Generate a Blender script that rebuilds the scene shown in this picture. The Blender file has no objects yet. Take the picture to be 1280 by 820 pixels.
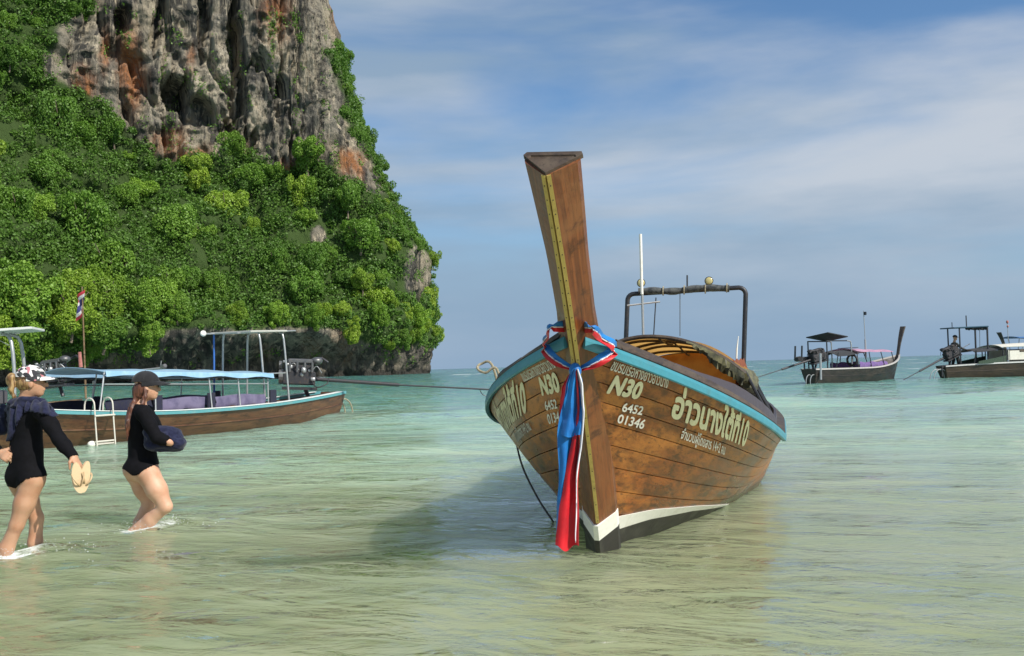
import bpy, bmesh, math, random
import numpy as np
from mathutils import Matrix, Vector

# ------------------------------------------------------------ camera, world, sun
SC = bpy.context.scene
COL = SC.collection
F_PX, CX, CY, IMG_W = 1244.0, 640.0, 410.0, 1280.0
CAM_H = 1.25
PITCH = math.atan(48.8 / F_PX)
ROLL = math.radians(1.6)

cam_data = bpy.data.cameras.new("camera")
cam = bpy.data.objects.new("camera", cam_data)
COL.objects.link(cam)
cam_data.sensor_width = 36.0
cam_data.lens = 36.0 * F_PX / IMG_W
cam_data.clip_start = 0.05
cam_data.clip_end = 40000.0
cam.matrix_world = (Matrix.Translation((0, 0, CAM_H)) @ Matrix.Rotation(math.radians(90) + PITCH, 4, 'X')
                    @ Matrix.Rotation(-ROLL, 4, 'Z'))
SC.camera = cam

SUN_DIR = Vector((0.60, -0.50, 0.70)).normalized()      # towards the sun: right, a little behind the viewer, high
sun_data = bpy.data.lights.new("sun", 'SUN')
sun_data.energy = 4.3
sun_data.angle = math.radians(0.55)
sun_data.color = (1.0, 0.945, 0.86)
sun = bpy.data.objects.new("sun", sun_data)
COL.objects.link(sun)
sun.rotation_euler = SUN_DIR.to_track_quat('Z', 'Y').to_euler()

world = bpy.data.worlds.new("World")
SC.world = world
world.use_nodes = True
wn, wl = world.node_tree.nodes, world.node_tree.links
wn.clear()
w_out = wn.new('ShaderNodeOutputWorld')
w_bg = wn.new('ShaderNodeBackground')
w_bg.inputs['Strength'].default_value = 0.105
w_sky = wn.new('ShaderNodeTexSky')
w_sky.sky_type = 'NISHITA'
w_sky.sun_disc = False
w_sky.sun_elevation = math.asin(SUN_DIR.z)
w_sky.sun_rotation = math.atan2(SUN_DIR.x, SUN_DIR.y)
w_sky.air_density = 1.0
w_sky.dust_density = 0.4
w_sky.ozone_density = 2.2
# thin veil and streaks of cirrus: two layers of noise on the sky direction, stretched along the horizon
w_tc = wn.new('ShaderNodeTexCoord')
w_map = wn.new('ShaderNodeMapping')
w_map.inputs['Scale'].default_value = (1.9, 1.9, 8.5)
w_map.inputs['Rotation'].default_value = (0.0, 0.10, 0.0)
w_map.inputs['Location'].default_value = (0.35, 0.0, 0.72)
wl.new(w_tc.outputs['Generated'], w_map.inputs['Vector'])
w_n1 = wn.new('ShaderNodeTexNoise')
w_n1.inputs['Scale'].default_value = 0.85
w_n1.inputs['Detail'].default_value = 9.0
w_n1.inputs['Roughness'].default_value = 0.47
w_n1.inputs['Distortion'].default_value = 0.35
wl.new(w_map.outputs[0], w_n1.inputs['Vector'])
w_r1 = wn.new('ShaderNodeMapRange')
w_r1.interpolation_type = 'SMOOTHSTEP'
w_r1.inputs['From Min'].default_value = 0.36
w_r1.inputs['From Max'].default_value = 0.57
wl.new(w_n1.outputs['Fac'], w_r1.inputs['Value'])
w_n2 = wn.new('ShaderNodeTexNoise')
w_n2.inputs['Scale'].default_value = 1.5
w_n2.inputs['Detail'].default_value = 8.0
w_n2.inputs['Roughness'].default_value = 0.5
wl.new(w_map.outputs[0], w_n2.inputs['Vector'])
w_ramp = wn.new('ShaderNodeMix')
w_ramp.data_type = 'RGBA'
w_ramp.inputs[6].default_value = (2.1, 2.85, 3.7, 1)      # thin veil
w_ramp.inputs[7].default_value = (4.15, 4.45, 4.85, 1)      # thicker cloud
w_r2 = wn.new('ShaderNodeMapRange')
w_r2.inputs['From Min'].default_value = 0.40
w_r2.inputs['From Max'].default_value = 0.66
wl.new(w_n2.outputs['Fac'], w_r2.inputs['Value'])
wl.new(w_r2.outputs[0], w_ramp.inputs[0])
w_tint = wn.new('ShaderNodeMix')
w_tint.data_type = 'RGBA'
w_tint.blend_type = 'MULTIPLY'
w_tint.inputs[0].default_value = 1.0
w_tint.inputs[7].default_value = (0.58, 0.74, 0.86, 1)
wl.new(w_sky.outputs[0], w_tint.inputs[6])
w_mix = wn.new('ShaderNodeMix')
w_mix.data_type = 'RGBA'
w_k = wn.new('ShaderNodeMath')
w_k.operation = 'MULTIPLY'
w_k.inputs[1].default_value = 0.88
wl.new(w_r1.outputs[0], w_k.inputs[0])
wl.new(w_k.outputs[0], w_mix.inputs[0])
wl.new(w_tint.outputs[2], w_mix.inputs[6])
wl.new(w_ramp.outputs[2], w_mix.inputs[7])
# pale blue-grey band of haze low over the sea
w_sep = wn.new('ShaderNodeSeparateXYZ')
wl.new(w_tc.outputs['Generated'], w_sep.inputs[0])
w_hz = wn.new('ShaderNodeMapRange')
w_hz.interpolation_type = 'SMOOTHSTEP'
for i_, v_ in zip((1, 2, 3, 4), (-0.02, 0.20, 0.90, 0.0)):
    w_hz.inputs[i_].default_value = v_
wl.new(w_sep.outputs['Z'], w_hz.inputs[0])
w_hm = wn.new('ShaderNodeMix')
w_hm.data_type = 'RGBA'
w_hm.inputs[7].default_value = (1.85, 2.72, 3.85, 1)
wl.new(w_hz.outputs[0], w_hm.inputs[0])
wl.new(w_mix.outputs[2], w_hm.inputs[6])
wl.new(w_hm.outputs[2], w_bg.inputs['Color'])
wl.new(w_bg.outputs[0], w_out.inputs['Surface'])

SC.view_settings.view_transform = 'Standard'
SC.view_settings.look = 'None'
SC.view_settings.exposure = 0.45
SC.view_settings.gamma = 1.0
SC.view_settings.use_curve_mapping = False
SC.render.engine = 'CYCLES'
SC.cycles.max_bounces = 6
SC.cycles.transparent_max_bounces = 12
SC.cycles.use_denoising = True
SC.cycles.sample_clamp_indirect = 6.0

# ------------------------------------------------------------ helpers
rng = np.random.default_rng(7)
random.seed(7)


def to_px(P):
    """project world points to photograph pixels"""
    P = np.asarray(P, float) - np.array([0, 0, CAM_H])
    y = P[..., 1] * math.cos(PITCH) + P[..., 2] * math.sin(PITCH)
    z = -P[..., 1] * math.sin(PITCH) + P[..., 2] * math.cos(PITCH)
    y = np.where(np.abs(y) < 1e-6, 1e-6, y)
    u, v = F_PX * P[..., 0] / y, -F_PX * z / y
    c, s = math.cos(ROLL), math.sin(ROLL)
    return np.stack([CX + u * c + v * s, CY - u * s + v * c], -1)


def at(px, py, Y):
    """the point seen at a photograph pixel that lies Y metres in front of the viewer"""
    c, s = math.cos(ROLL), math.sin(ROLL)
    a, b = px - CX, py - CY
    u, v = a * c - b * s, a * s + b * c
    x, z = u / F_PX, -v / F_PX
    yy = math.cos(PITCH) - z * math.sin(PITCH)
    zz = math.sin(PITCH) + z * math.cos(PITCH)
    k = Y / yy
    return np.array([x * k, Y, CAM_H + zz * k])


def smooth(a, lo, hi):
    t = np.clip((np.asarray(a, float) - lo) / (hi - lo), 0, 1)
    return t * t * (3 - 2 * t)


def _hash(ix, iy, iz, seed):
    h = (ix.astype(np.int64) * 374761393 + iy.astype(np.int64) * 668265263 + iz.astype(np.int64) * 2147483647
         + seed * 144665) & 0x7fffffff
    h = (h ^ (h >> 13)) * 1274126177 & 0x7fffffff
    h = (h ^ (h >> 16)) * 1911520717 & 0x7fffffff
    return ((h ^ (h >> 15)) & 0xffff) / 65535.0


def vnoise(x, y, z, seed=0):
    x, y, z = np.broadcast_arrays(np.asarray(x, float), np.asarray(y, float), np.asarray(z, float))
    ix, iy, iz = np.floor(x), np.floor(y), np.floor(z)
    fx, fy, fz = x - ix, y - iy, z - iz
    ux, uy, uz = [f * f * f * (f * (f * 6 - 15) + 10) for f in (fx, fy, fz)]
    r = 0
    for dx in (0, 1):
        for dy in (0, 1):
            for dz in (0, 1):
                wgt = (ux if dx else 1 - ux) * (uy if dy else 1 - uy) * (uz if dz else 1 - uz)
                r = r + wgt * _hash(ix + dx, iy + dy, iz + dz, seed)
    return r * 2 - 1


def fbm(x, y, z, seed=0, octv=4, gain=0.5):
    r, a, f, n = 0, 1.0, 1.0, 0
    for i in range(octv):
        r = r + a * vnoise(x * f + 17.3 * i, y * f + 9.1 * i, z * f + 5.7 * i, seed + i)
        n += a
        a *= gain
        f *= 2.03
    return r / n


def new_obj(name, me, parent=None, label=None, cat=None, group=None, kind=None, loc=None, M=None):
    o = bpy.data.objects.new(name, me)
    COL.objects.link(o)
    if parent is not None:
        o.parent = parent
    if loc is not None:
        o.location = loc
    if M is not None:
        o.matrix_world = M
    for k, v in (("label", label), ("category", cat), ("group", group), ("kind", kind)):
        if v:
            o[k] = v
    return o


def thing(name, label, cat, loc=(0, 0, 0), M=None, group=None):
    return new_obj(name, None, label=label, cat=cat, group=group, loc=None if M is not None else loc, M=M)


def mesh(name, v, f, mat, sm=False):
    me = bpy.data.meshes.new(name)
    me.from_pydata([tuple(map(float, p)) for p in v], [], [tuple(map(int, q)) for q in f])
    if mat is not None:
        me.materials.append(mat)
    if sm:
        me.shade_smooth()
        me.set_sharp_from_angle(angle=math.radians(48))
    me.update()
    return me


def mesh_np(name, V, Q, mat, sm=False):
    """fast mesh from arrays: V (n,3), Q (m,4) or (m,3)"""
    me = bpy.data.meshes.new(name)
    V = np.asarray(V, np.float32)
    Q = np.asarray(Q, np.int32)
    k = Q.shape[1]
    me.vertices.add(len(V))
    me.vertices.foreach_set("co", V.ravel())
    me.loops.add(Q.size)
    me.loops.foreach_set("vertex_index", Q.ravel())
    me.polygons.add(len(Q))
    me.polygons.foreach_set("loop_start", np.arange(0, Q.size, k, dtype=np.int32))
    me.polygons.foreach_set("loop_total", np.full(len(Q), k, np.int32))
    me.update(calc_edges=True)
    if mat is not None:
        me.materials.append(mat)
    if sm:
        me.shade_smooth()
    me.validate()
    return me


def grid_faces(n, m, wrap=False):
    """quads of an n x m vertex grid (row major)"""
    i, j = np.meshgrid(np.arange(n - 1), np.arange(m if wrap else m - 1), indexing='ij')
    j2 = (j + 1) % m
    return np.stack([i * m + j, (i + 1) * m + j, (i + 1) * m + j2, i * m + j2], -1).reshape(-1, 4)


class MB:
    """collects simple solids and links them as ONE mesh"""

    def __init__(self):
        self.v, self.f = [], []

    def add(self, v, f):
        n = len(self.v)
        self.v += [tuple(map(float, p)) for p in v]
        self.f += [tuple(int(i) + n for i in q) for q in f]
        return self

    def box(self, c, d, R=None, bev=0.0):
        c = np.array(c, float)
        hx, hy, hz = [q / 2 for q in d]
        P = []
        b = min(bev, hx * .9, hy * .9, hz * .9)
        if b <= 0:
            P = [(sx * hx, sy * hy, sz * hz) for sz in (-1, 1) for sy in (-1, 1) for sx in (-1, 1)]
            Fq = [(0, 2, 3, 1), (4, 5, 7, 6), (0, 1, 5, 4), (2, 6, 7, 3), (0, 4, 6, 2), (1, 3, 7, 5)]
        else:
            rings = []
            for z, ins in ((-hz, b), (-hz + b, 0), (hz - b, 0), (hz, b)):
                ax, ay = hx - ins, hy - ins
                rings.append([(-ax + b, -ay, z), (ax - b, -ay, z), (ax, -ay + b, z), (ax, ay - b, z),
                              (ax - b, ay, z), (-ax + b, ay, z), (-ax, ay - b, z), (-ax, -ay + b, z)])
            P = [p for r in rings for p in r]
            Fq = [tuple(reversed(range(8))), tuple(range(24, 32))]
            for r in range(3):
                for k in range(8):
                    k2 = (k + 1) % 8
                    Fq.append((r * 8 + k, r * 8 + k2, (r + 1) * 8 + k2, (r + 1) * 8 + k))
        P = np.array(P)
        if R is not None:
            P = P @ np.array(R).T
        return self.add(P + c, Fq)

    def tube(self, pts, r, n=8, cap=True):
        pts = np.array(pts, float)
        r = np.broadcast_to(np.asarray(r, float), (len(pts),))
        T = np.gradient(pts, axis=0)
        T /= np.linalg.norm(T, axis=1)[:, None] + 1e-12
        up = np.array([0, 0, 1.0]) if abs(T[0][2]) < .9 else np.array([1.0, 0, 0])
        N = np.cross(T[0], up)
        N /= np.linalg.norm(N)
        V = []
        for i in range(len(pts)):
            N = N - T[i] * np.dot(N, T[i])
            N /= np.linalg.norm(N) + 1e-12
            B = np.cross(T[i], N)
            for k in range(n):
                a = 2 * math.pi * k / n
                V.append(pts[i] + r[i] * (math.cos(a) * N + math.sin(a) * B))
        Fq = [tuple(q) for q in grid_faces(len(pts), n, True)]
        if cap:
            Fq += [tuple(range(n)), tuple(reversed(range((len(pts) - 1) * n, len(pts) * n)))]
        return self.add(V, Fq)

    def ell(self, c, d, n=12, m=8, R=None):
        V, c = [], np.array(c, float)
        for i in range(m + 1):
            th = math.pi * i / m
            for k in range(n):
                a = 2 * math.pi * k / n
                V.append((d[0] * math.sin(th) * math.cos(a), d[1] * math.sin(th) * math.sin(a), d[2] * math.cos(th)))
        V = np.array(V)
        if R is not None:
            V = V @ np.array(R).T
        return self.add(V + c, [tuple(q) for q in grid_faces(m + 1, n, True)])

    def sheet(self, P, thick=None):
        """P: (n,m,3) grid; with thick it becomes a closed slab"""
        P = np.asarray(P, float)
        n, m = P.shape[:2]
        Fq = grid_faces(n, m)
        if thick is None:
            return self.add(P.reshape(-1, 3), Fq)
        du = np.gradient(P, axis=0)
        dv = np.gradient(P, axis=1)
        N = np.cross(du, dv)
        N /= np.linalg.norm(N, axis=-1)[..., None] + 1e-12
        A, B = P + N * thick / 2, P - N * thick / 2
        k = n * m
        Fs = [tuple(q) for q in Fq[:, ::-1]] + [tuple(q + k) for q in Fq]
        border = [i * m for i in range(n)] + [(n - 1) * m + j for j in range(1, m)] + \
                 [i * m + m - 1 for i in range(n - 2, -1, -1)] + [j for j in range(m - 2, 0, -1)]
        for a, b in zip(border, border[1:] + border[:1]):
            Fs.append((a, b, b + k, a + k))
        return self.add(np.concatenate([A.reshape(-1, 3), B.reshape(-1, 3)]), Fs)

    def link(self, name, mat, parent=None, sm=False, **kw):
        me = mesh(name, self.v, self.f, mat, sm)
        return new_obj(name, me, parent, **kw)


def rotz(a):
    c, s = math.cos(a), math.sin(a)
    return np.array([[c, -s, 0], [s, c, 0], [0, 0, 1.0]])


def spline(pts, n=24):
    """Catmull-Rom through the points"""
    P = np.array(pts, float)
    P = np.vstack([2 * P[0] - P[1], P, 2 * P[-1] - P[-2]])
    out = []
    segs = len(P) - 3
    for k in range(n):
        u = k / (n - 1) * segs
        i = min(int(u), segs - 1)
        t = u - i
        a, b, c, d = P[i:i + 4]
        out.append(.5 * ((2 * b) + (c - a) * t + (2 * a - 5 * b + 4 * c - d) * t * t + (3 * b - a - 3 * c + d) * t ** 3))
    return np.array(out)


def interp(x, xs, ys):
    return np.interp(x, xs, ys)


# ------------------------------------------------------------ materials
MATS = {}


def _nodes(name):
    m = bpy.data.materials.new(name)
    m.use_nodes = True
    nt = m.node_tree
    return m, nt.nodes, nt.links, nt.nodes["Principled BSDF"]


def mixc(n, l, fac, a, b, mode='MIX'):
    k = n.new('ShaderNodeMix')
    k.data_type = 'RGBA'
    k.blend_type = mode
    for s, i in ((fac, 0), (a, 6), (b, 7)):
        if hasattr(s, 'links'):
            l.new(s, k.inputs[i])
        elif isinstance(s, (int, float)):
            k.inputs[i].default_value = s
        else:
            k.inputs[i].default_value = (*s[:3], 1)
    return k.outputs[2]


def noise(n, l, vec, scale, detail=4, rough=.55, dist=0.0):
    k = n.new('ShaderNodeTexNoise')
    k.inputs['Scale'].default_value = scale
    k.inputs['Detail'].default_value = detail
    k.inputs['Roughness'].default_value = rough
    k.inputs['Distortion'].default_value = dist
    if vec is not None:
        l.new(vec, k.inputs['Vector'])
    return k.outputs['Fac']


def rangem(n, l, v, a, b, c=0.0, d=1.0, sm=True):
    k = n.new('ShaderNodeMapRange')
    if sm:
        k.interpolation_type = 'SMOOTHSTEP'
    for i, x in zip((1, 2, 3, 4), (a, b, c, d)):
        k.inputs[i].default_value = x
    l.new(v, k.inputs[0])
    return k.outputs[0]


def mathn(n, l, op, a, b=None):
    k = n.new('ShaderNodeMath')
    k.operation = op
    for i, s in enumerate((a, b)):
        if s is None:
            continue
        if hasattr(s, 'links'):
            l.new(s, k.inputs[i])
        else:
            k.inputs[i].default_value = s
    return k.outputs[0]


def coords(n, l, kind='Object', scale=(1, 1, 1), rot=(0, 0, 0)):
    t = n.new('ShaderNodeTexCoord')
    if kind == 'World':
        g = n.new('ShaderNodeNewGeometry')
        src = g.outputs['Position']
    else:
        src = t.outputs[kind]
    if any(rot):
        r0 = n.new('ShaderNodeMapping')
        r0.inputs['Rotation'].default_value = rot
        l.new(src, r0.inputs['Vector'])
        src = r0.outputs[0]
    m = n.new('ShaderNodeMapping')
    m.inputs['Scale'].default_value = scale
    l.new(src, m.inputs['Vector'])
    return m.outputs[0]


def bumpn(n, l, p, h, strength=.3, dist=.01):
    b = n.new('ShaderNodeBump')
    b.inputs['Strength'].default_value = strength
    b.inputs['Distance'].default_value = dist
    l.new(h, b.inputs['Height'])
    l.new(b.outputs[0], p.inputs['Normal'])
    return b


def paint(name, col, rough=.5, dirt=(.10, .085, .06), amt=.35, scale=9.0, metal=0.0, spec=.5, streak=1.0, sheen=0):
    """painted or plain surface with wear and grime of its own"""
    if name in MATS:
        return MATS[name]
    m, n, l, p = _nodes(name)
    v = coords(n, l, 'Object', (1, 1, streak))
    a = noise(n, l, v, scale, 6, .62)
    b = noise(n, l, v, scale * 4.7, 3, .6)
    f = rangem(n, l, a, .5, .74, 0, amt)
    c1 = mixc(n, l, f, col, dirt)
    c2 = mixc(n, l, rangem(n, l, b, .3, .7, 0, .28), c1, [q * .72 for q in col])
    l.new(c2, p.inputs['Base Color'])
    l.new(rangem(n, l, a, .3, .7, max(.05, rough - .1), min(1, rough + .15)), p.inputs['Roughness'])
    p.inputs['Metallic'].default_value = metal
    p.inputs['Specular IOR Level'].default_value = spec
    bumpn(n, l, p, b, .15, .004)
    MATS[name] = m
    return m


def cloth(name, col, col2=None, rough=.85, trans=0.0, scale=18.0, sheen=.15, spec=.25):
    if name in MATS:
        return MATS[name]
    m, n, l, p = _nodes(name)
    v = coords(n, l, 'Object')
    a = noise(n, l, v, scale, 5, .6)
    c = mixc(n, l, rangem(n, l, a, .35, .68), col, col2 or [q * .7 for q in col])
    l.new(c, p.inputs['Base Color'])
    p.inputs['Roughness'].default_value = rough
    p.inputs['Specular IOR Level'].default_value = spec
    p.inputs['Sheen Weight'].default_value = sheen
    bumpn(n, l, p, noise(n, l, v, scale * 5, 3), .25, .006)
    if trans > 0:
        t = n.new('ShaderNodeBsdfTranslucent')
        l.new(c, t.inputs[0])
        mx = n.new('ShaderNodeMixShader')
        mx.inputs[0].default_value = trans
        l.new(p.outputs[0], mx.inputs[1])
        l.new(t.outputs[0], mx.inputs[2])
        l.new(mx.outputs[0], n['Material Output'].inputs['Surface'])
    MATS[name] = m
    return m


def wood(name, col, dark, worn, grain=(9, .9, 9), rough=.42, randomise=.35, coat=.25, blot=1.0, rot=(0, 0, 0), wet=False):
    """varnished wood: grain along local y, blotches, every piece a little different"""
    if name in MATS:
        return MATS[name]
    m, n, l, p = _nodes(name)
    v = coords(n, l, 'Object', grain, rot)
    oi = n.new('ShaderNodeObjectInfo')
    off = n.new('ShaderNodeVectorMath')
    off.operation = 'MULTIPLY_ADD'
    cmb = n.new('ShaderNodeCombineXYZ')
    for i in range(3):
        l.new(oi.outputs['Random'], cmb.inputs[i])
    l.new(cmb.outputs[0], off.inputs[0])
    off.inputs[1].default_value = (37, 53, 71)
    l.new(v, off.inputs[2])
    g = noise(n, l, off.outputs[0], 2.2, 8, .66, .6)
    g2 = noise(n, l, off.outputs[0], 9.0, 5, .6, .2)
    vo = coords(n, l, 'Object', (1.3, .42, 1.3), rot)
    bl = noise(n, l, vo, 2.6 * blot, 8, .66, .15)
    bl2 = noise(n, l, vo, 6.5 * blot, 8, .7, .1)
    c = mixc(n, l, rangem(n, l, g, .34, .66), dark, col)
    c = mixc(n, l, rangem(n, l, oi.outputs['Random'], 0, 1, 0, randomise, False), c, [q * .5 for q in col])
    c = mixc(n, l, rangem(n, l, bl, .44, .62, 0, .70), c, worn)
    c = mixc(n, l, rangem(n, l, bl2, .52, .66, 0, .82), c, [q * .45 for q in dark])
    c = mixc(n, l, rangem(n, l, g2, .54, .70, 0, .6), c, [q * .4 for q in dark])
    if wet:                                                     # weed and damp soaked up along the waterline
        ge = n.new('ShaderNodeNewGeometry')
        sp = n.new('ShaderNodeSeparateXYZ')
        l.new(ge.outputs['Position'], sp.inputs[0])
        zz = mathn(n, l, 'ADD', sp.outputs['Z'], mathn(n, l, 'MULTIPLY', mathn(n, l, 'SUBTRACT', bl2, .5), .22))
        c = mixc(n, l, rangem(n, l, zz, .16, .05, 0, .75), c, (.035, .034, .016))
    l.new(c, p.inputs['Base Color'])
    l.new(rangem(n, l, bl, .35, .7, rough - .08, rough + .3), p.inputs['Roughness'])
    p.inputs['Coat Weight'].default_value = coat
    p.inputs['Coat Roughness'].default_value = .3
    bumpn(n, l, p, g, .35, .006)
    MATS[name] = m
    return m

# ------------------------------------------------------------ the setting: seabed, sea, cliff
def axis(lo, hi, d0, g, c=0.0):
    """coordinates from lo to hi, spaced d0 at c and growing by g per metre away from it"""
    up = [c]
    while up[-1] < hi:
        up.append(up[-1] + d0 + g * (up[-1] - c) * (1 + .0006 * (up[-1] - c)))
    dn = [c]
    while dn[-1] > lo:
        dn.append(dn[-1] - d0 - g * (c - dn[-1]) * (1 + .0006 * (c - dn[-1])))
    return np.array(dn[:0:-1] + up)


def bed_z(y):
    return np.where(y < 9, -0.30 - (y - 7) * .034, -.368 - (y - 9) * .045).clip(-9, 2.5)


FOOT_SPLASH = []          # filled with the places where feet break the surface (x, y, radius, strength)
FOOT_SPLASH += [(*at(8, 692, 7.18)[:2], .26, 1.0), (*at(48, 684, 7.42)[:2], .24, .9), (*at(28, 694, 7.1)[:2], .40, .8),
                (*at(66, 690, 7.25)[:2], .28, .6), (*at(176, 659, 8.35)[:2], .24, 1.0), (*at(195, 656, 8.45)[:2], .26, .9),
                (*at(216, 651, 8.6)[:2], .22, .6)]


def sea_height(X, Y):
    swell_c = 25.5 + .06 * X + 2.6 * fbm(X / 12, 0, 3.1, 5, 3)
    d = Y - swell_c
    ridge = np.where(d < 0, np.exp(-(d / .95) ** 2), np.exp(-(d / 3.4) ** 2)) * (.24 + .17 * fbm(X / 5, 0, 9.2, 6, 3))
    d2 = Y - (11.4 - .22 * (X + 2) + .5 * vnoise(X / 2.2, 0, 1.7, 8))
    ridge2 = np.where(d2 < 0, np.exp(-(d2 / .38) ** 2), np.exp(-(d2 / 1.1) ** 2)) * (.035 + .03 * vnoise(X / 1.8, 0, 4.4, 9)) * smooth(X, 3.2, .4)
    d3 = Y - (15.8 + .10 * X + .8 * vnoise(X / 3.2, 0, 6.6, 12))
    ridge3 = np.exp(-(d3 / .7) ** 2) * (.03 + .03 * vnoise(X / 2.5, 0, 2.2, 13))
    wx, wy = X + .35 * vnoise(X * .7, Y * .7, 2, 30), Y + .35 * vnoise(X * .7, Y * .7, 7, 31)
    small = .030 * fbm(wx * .75 + .35 * wy, wy * 1.5, 0, 20, 3) + .006 * fbm(wx * 2.4 + .8 * wy, wy * 5.2, 3, 21, 2) * smooth(Y, 22, 9)
    mid = .075 * fbm(X / 2.6, Y / 1.25, 0, 22, 3) * smooth(Y, 13, 34) * smooth(Y, 260, 90)
    far = .16 * fbm(X / 9, Y / 4.2, 0, 23, 2) * smooth(Y, 38, 90) * smooth(Y, 900, 300)
    h = ridge + ridge2 + ridge3 + small + mid + far
    crest = .9 * smooth(ridge, .24, .36) * smooth(d, -1.5, -.2) * smooth(d, 1.2, .2) * smooth(fbm(X / 1.6, Y / .9, 0, 40, 3), .0, .40)
    crest = crest + .8 * smooth(ridge2, .05, .062) * smooth(vnoise(X / .8, Y, 0, 41), .1, .5)
    caps = smooth(mid, .034, .05) * .6 * smooth(Y, 26, 40) + smooth(far, .085, .115) * .8
    foam = np.clip(crest + caps, 0, 1)
    for fx, fy, fr, fs in FOOT_SPLASH:
        q = np.exp(-(((X - fx) / (fr * 1.3)) ** 2 + ((Y - fy) / (fr * 1.1)) ** 2))
        foam = np.maximum(foam, .9 * q * fs)
        h = h + .02 * q * vnoise(X * 9, Y * 9, 0, 44)
    return h, foam


def water_material():
    m, n, l, p = _nodes("sea_water")
    geo = n.new('ShaderNodeNewGeometry')
    sep = n.new('ShaderNodeSeparateXYZ')
    l.new(geo.outputs['Position'], sep.inputs[0])
    v = coords(n, l, 'World', (.22, .3, .2))
    warp = noise(n, l, v, 1.0, 4, .55)
    yy = mathn(n, l, 'ADD', sep.outputs['Y'], mathn(n, l, 'MULTIPLY', mathn(n, l, 'SUBTRACT', warp, .5), 9.0))
    yy = mathn(n, l, 'ADD', yy, mathn(n, l, 'MULTIPLY', sep.outputs['X'], -.12))
    fac = mathn(n, l, 'POWER', mathn(n, l, 'MAXIMUM', mathn(n, l, 'DIVIDE', yy, 150.0), .0001), .45)
    r = n.new('ShaderNodeValToRGB')
    el = r.color_ramp.elements
    stops = [(3, (.40, .44, .24)), (8, (.385, .455, .27)), (12.5, (.37, .49, .325)), (18, (.33, .49, .365)),
             (27, (.26, .425, .34)), (40, (.135, .305, .26)), (75, (.062, .205, .185)), (150, (.040, .17, .17))]
    el[0].position, el[0].color = (stops[0][0] / 150) ** .45, (*stops[0][1], 1)
    el[1].position, el[1].color = 1.0, (*stops[-1][1], 1)
    for y, c in stops[1:-1]:
        e = el.new((y / 150) ** .45)
        e.color = (*c, 1)
    l.new(fac, r.inputs[0])
    # clouds of stirred sand
    sand = noise(n, l, coords(n, l, 'World', (.5, 1.1, 1)), 1.3, 6, .6, .8)
    body = mixc(n, l, rangem(n, l, sand, .42, .72, 0, .35), r.outputs[0], (.46, .47, .29))
    body = mixc(n, l, rangem(n, l, sand, .55, .28, 0, .4), body, mixc(n, l, 1.0, r.outputs[0], (.72, .78, .72), 'MULTIPLY'))
    at_ = n.new('ShaderNodeAttribute')
    at_.attribute_name = "foam"
    fn = noise(n, l, coords(n, l, 'World', (9, 14, 9)), 1.0, 6, .7)
    fm = rangem(n, l, mathn(n, l, 'ADD', mathn(n, l, 'MULTIPLY', at_.outputs['Fac'], .62), mathn(n, l, 'MULTIPLY', fn, .55)), .62, .80)
    col = mixc(n, l, fm, body, (.82, .85, .83))
    l.new(col, p.inputs['Base Color'])
    p.inputs['Roughness'].default_value = .6
    p.inputs['IOR'].default_value = 1.333
    p.subsurface_method = 'BURLEY'
    p.inputs['Subsurface Weight'].default_value = .85
    p.inputs['Subsurface Radius'].default_value = (.8, 1.0, .6)
    p.inputs['Subsurface Scale'].default_value = 2.2
    p.inputs['Specular IOR Level'].default_value = 0.0      # the body only; the surface reflects separately
    # ripples
    n1 = noise(n, l, coords(n, l, 'World', (1.9, 3.9, 1), (0, 0, .34)), 1.0, 5, .55, .8)
    n4 = noise(n, l, coords(n, l, 'World', (.75, 1.7, 1), (0, 0, .45)), 1.0, 3, .5, .6)
    patch = rangem(n, l, noise(n, l, coords(n, l, 'World', (.16, .30, 1)), 1.0, 2, .5), .36, .64, .5, 1.7)
    patch = mathn(n, l, 'MULTIPLY', patch, rangem(n, l, sep.outputs['X'], .8, 3.2, 1.0, .55))
    n2 = noise(n, l, coords(n, l, 'World', (5.5, 15, 1), (0, 0, -.15)), 1.0, 4, .5, .6)
    n3 = noise(n, l, coords(n, l, 'World', (.35, 1.0, 1), (0, 0, .1)), 1.0, 4, .55, .4)
    near = rangem(n, l, sep.outputs['Y'], 14, 45, 1, .0)
    hsum = mathn(n, l, 'ADD', mathn(n, l, 'ADD', mathn(n, l, 'MULTIPLY', mathn(n, l, 'MULTIPLY', n1, .045), patch), mathn(n, l, 'MULTIPLY', mathn(n, l, 'MULTIPLY', n4, .11), patch)), mathn(n, l, 'MULTIPLY', mathn(n, l, 'MULTIPLY', n2, .008), near))
    hsum = mathn(n, l, 'ADD', hsum, mathn(n, l, 'MULTIPLY', mathn(n, l, 'MULTIPLY', n3, .34), mathn(n, l, 'SUBTRACT', 1.0, near)))
    bp = n.new('ShaderNodeBump')
    bp.inputs['Strength'].default_value = 1.0
    bp.inputs['Distance'].default_value = 1.0
    l.new(hsum, bp.inputs['Height'])
    gl = n.new('ShaderNodeBsdfGlossy')
    gl.inputs['Roughness'].default_value = .035
    l.new(bp.outputs[0], gl.inputs['Normal'])
    fr = n.new('ShaderNodeFresnel')
    fr.inputs['IOR'].default_value = 1.45
    l.new(bp.outputs[0], fr.inputs['Normal'])
    surf = n.new('ShaderNodeMixShader')
    tr = n.new('ShaderNodeBsdfTransparent')
    tr.inputs[0].default_value = (.80, .86, .62, 1)
    mx = n.new('ShaderNodeMixShader')
    see = mathn(n, l, 'MULTIPLY', rangem(n, l, sep.outputs['Y'], 5, 16, .30, .0), mathn(n, l, 'SUBTRACT', 1.0, fm))
    l.new(see, mx.inputs[0])
    l.new(p.outputs[0], mx.inputs[1])
    l.new(tr.outputs[0], mx.inputs[2])
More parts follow.
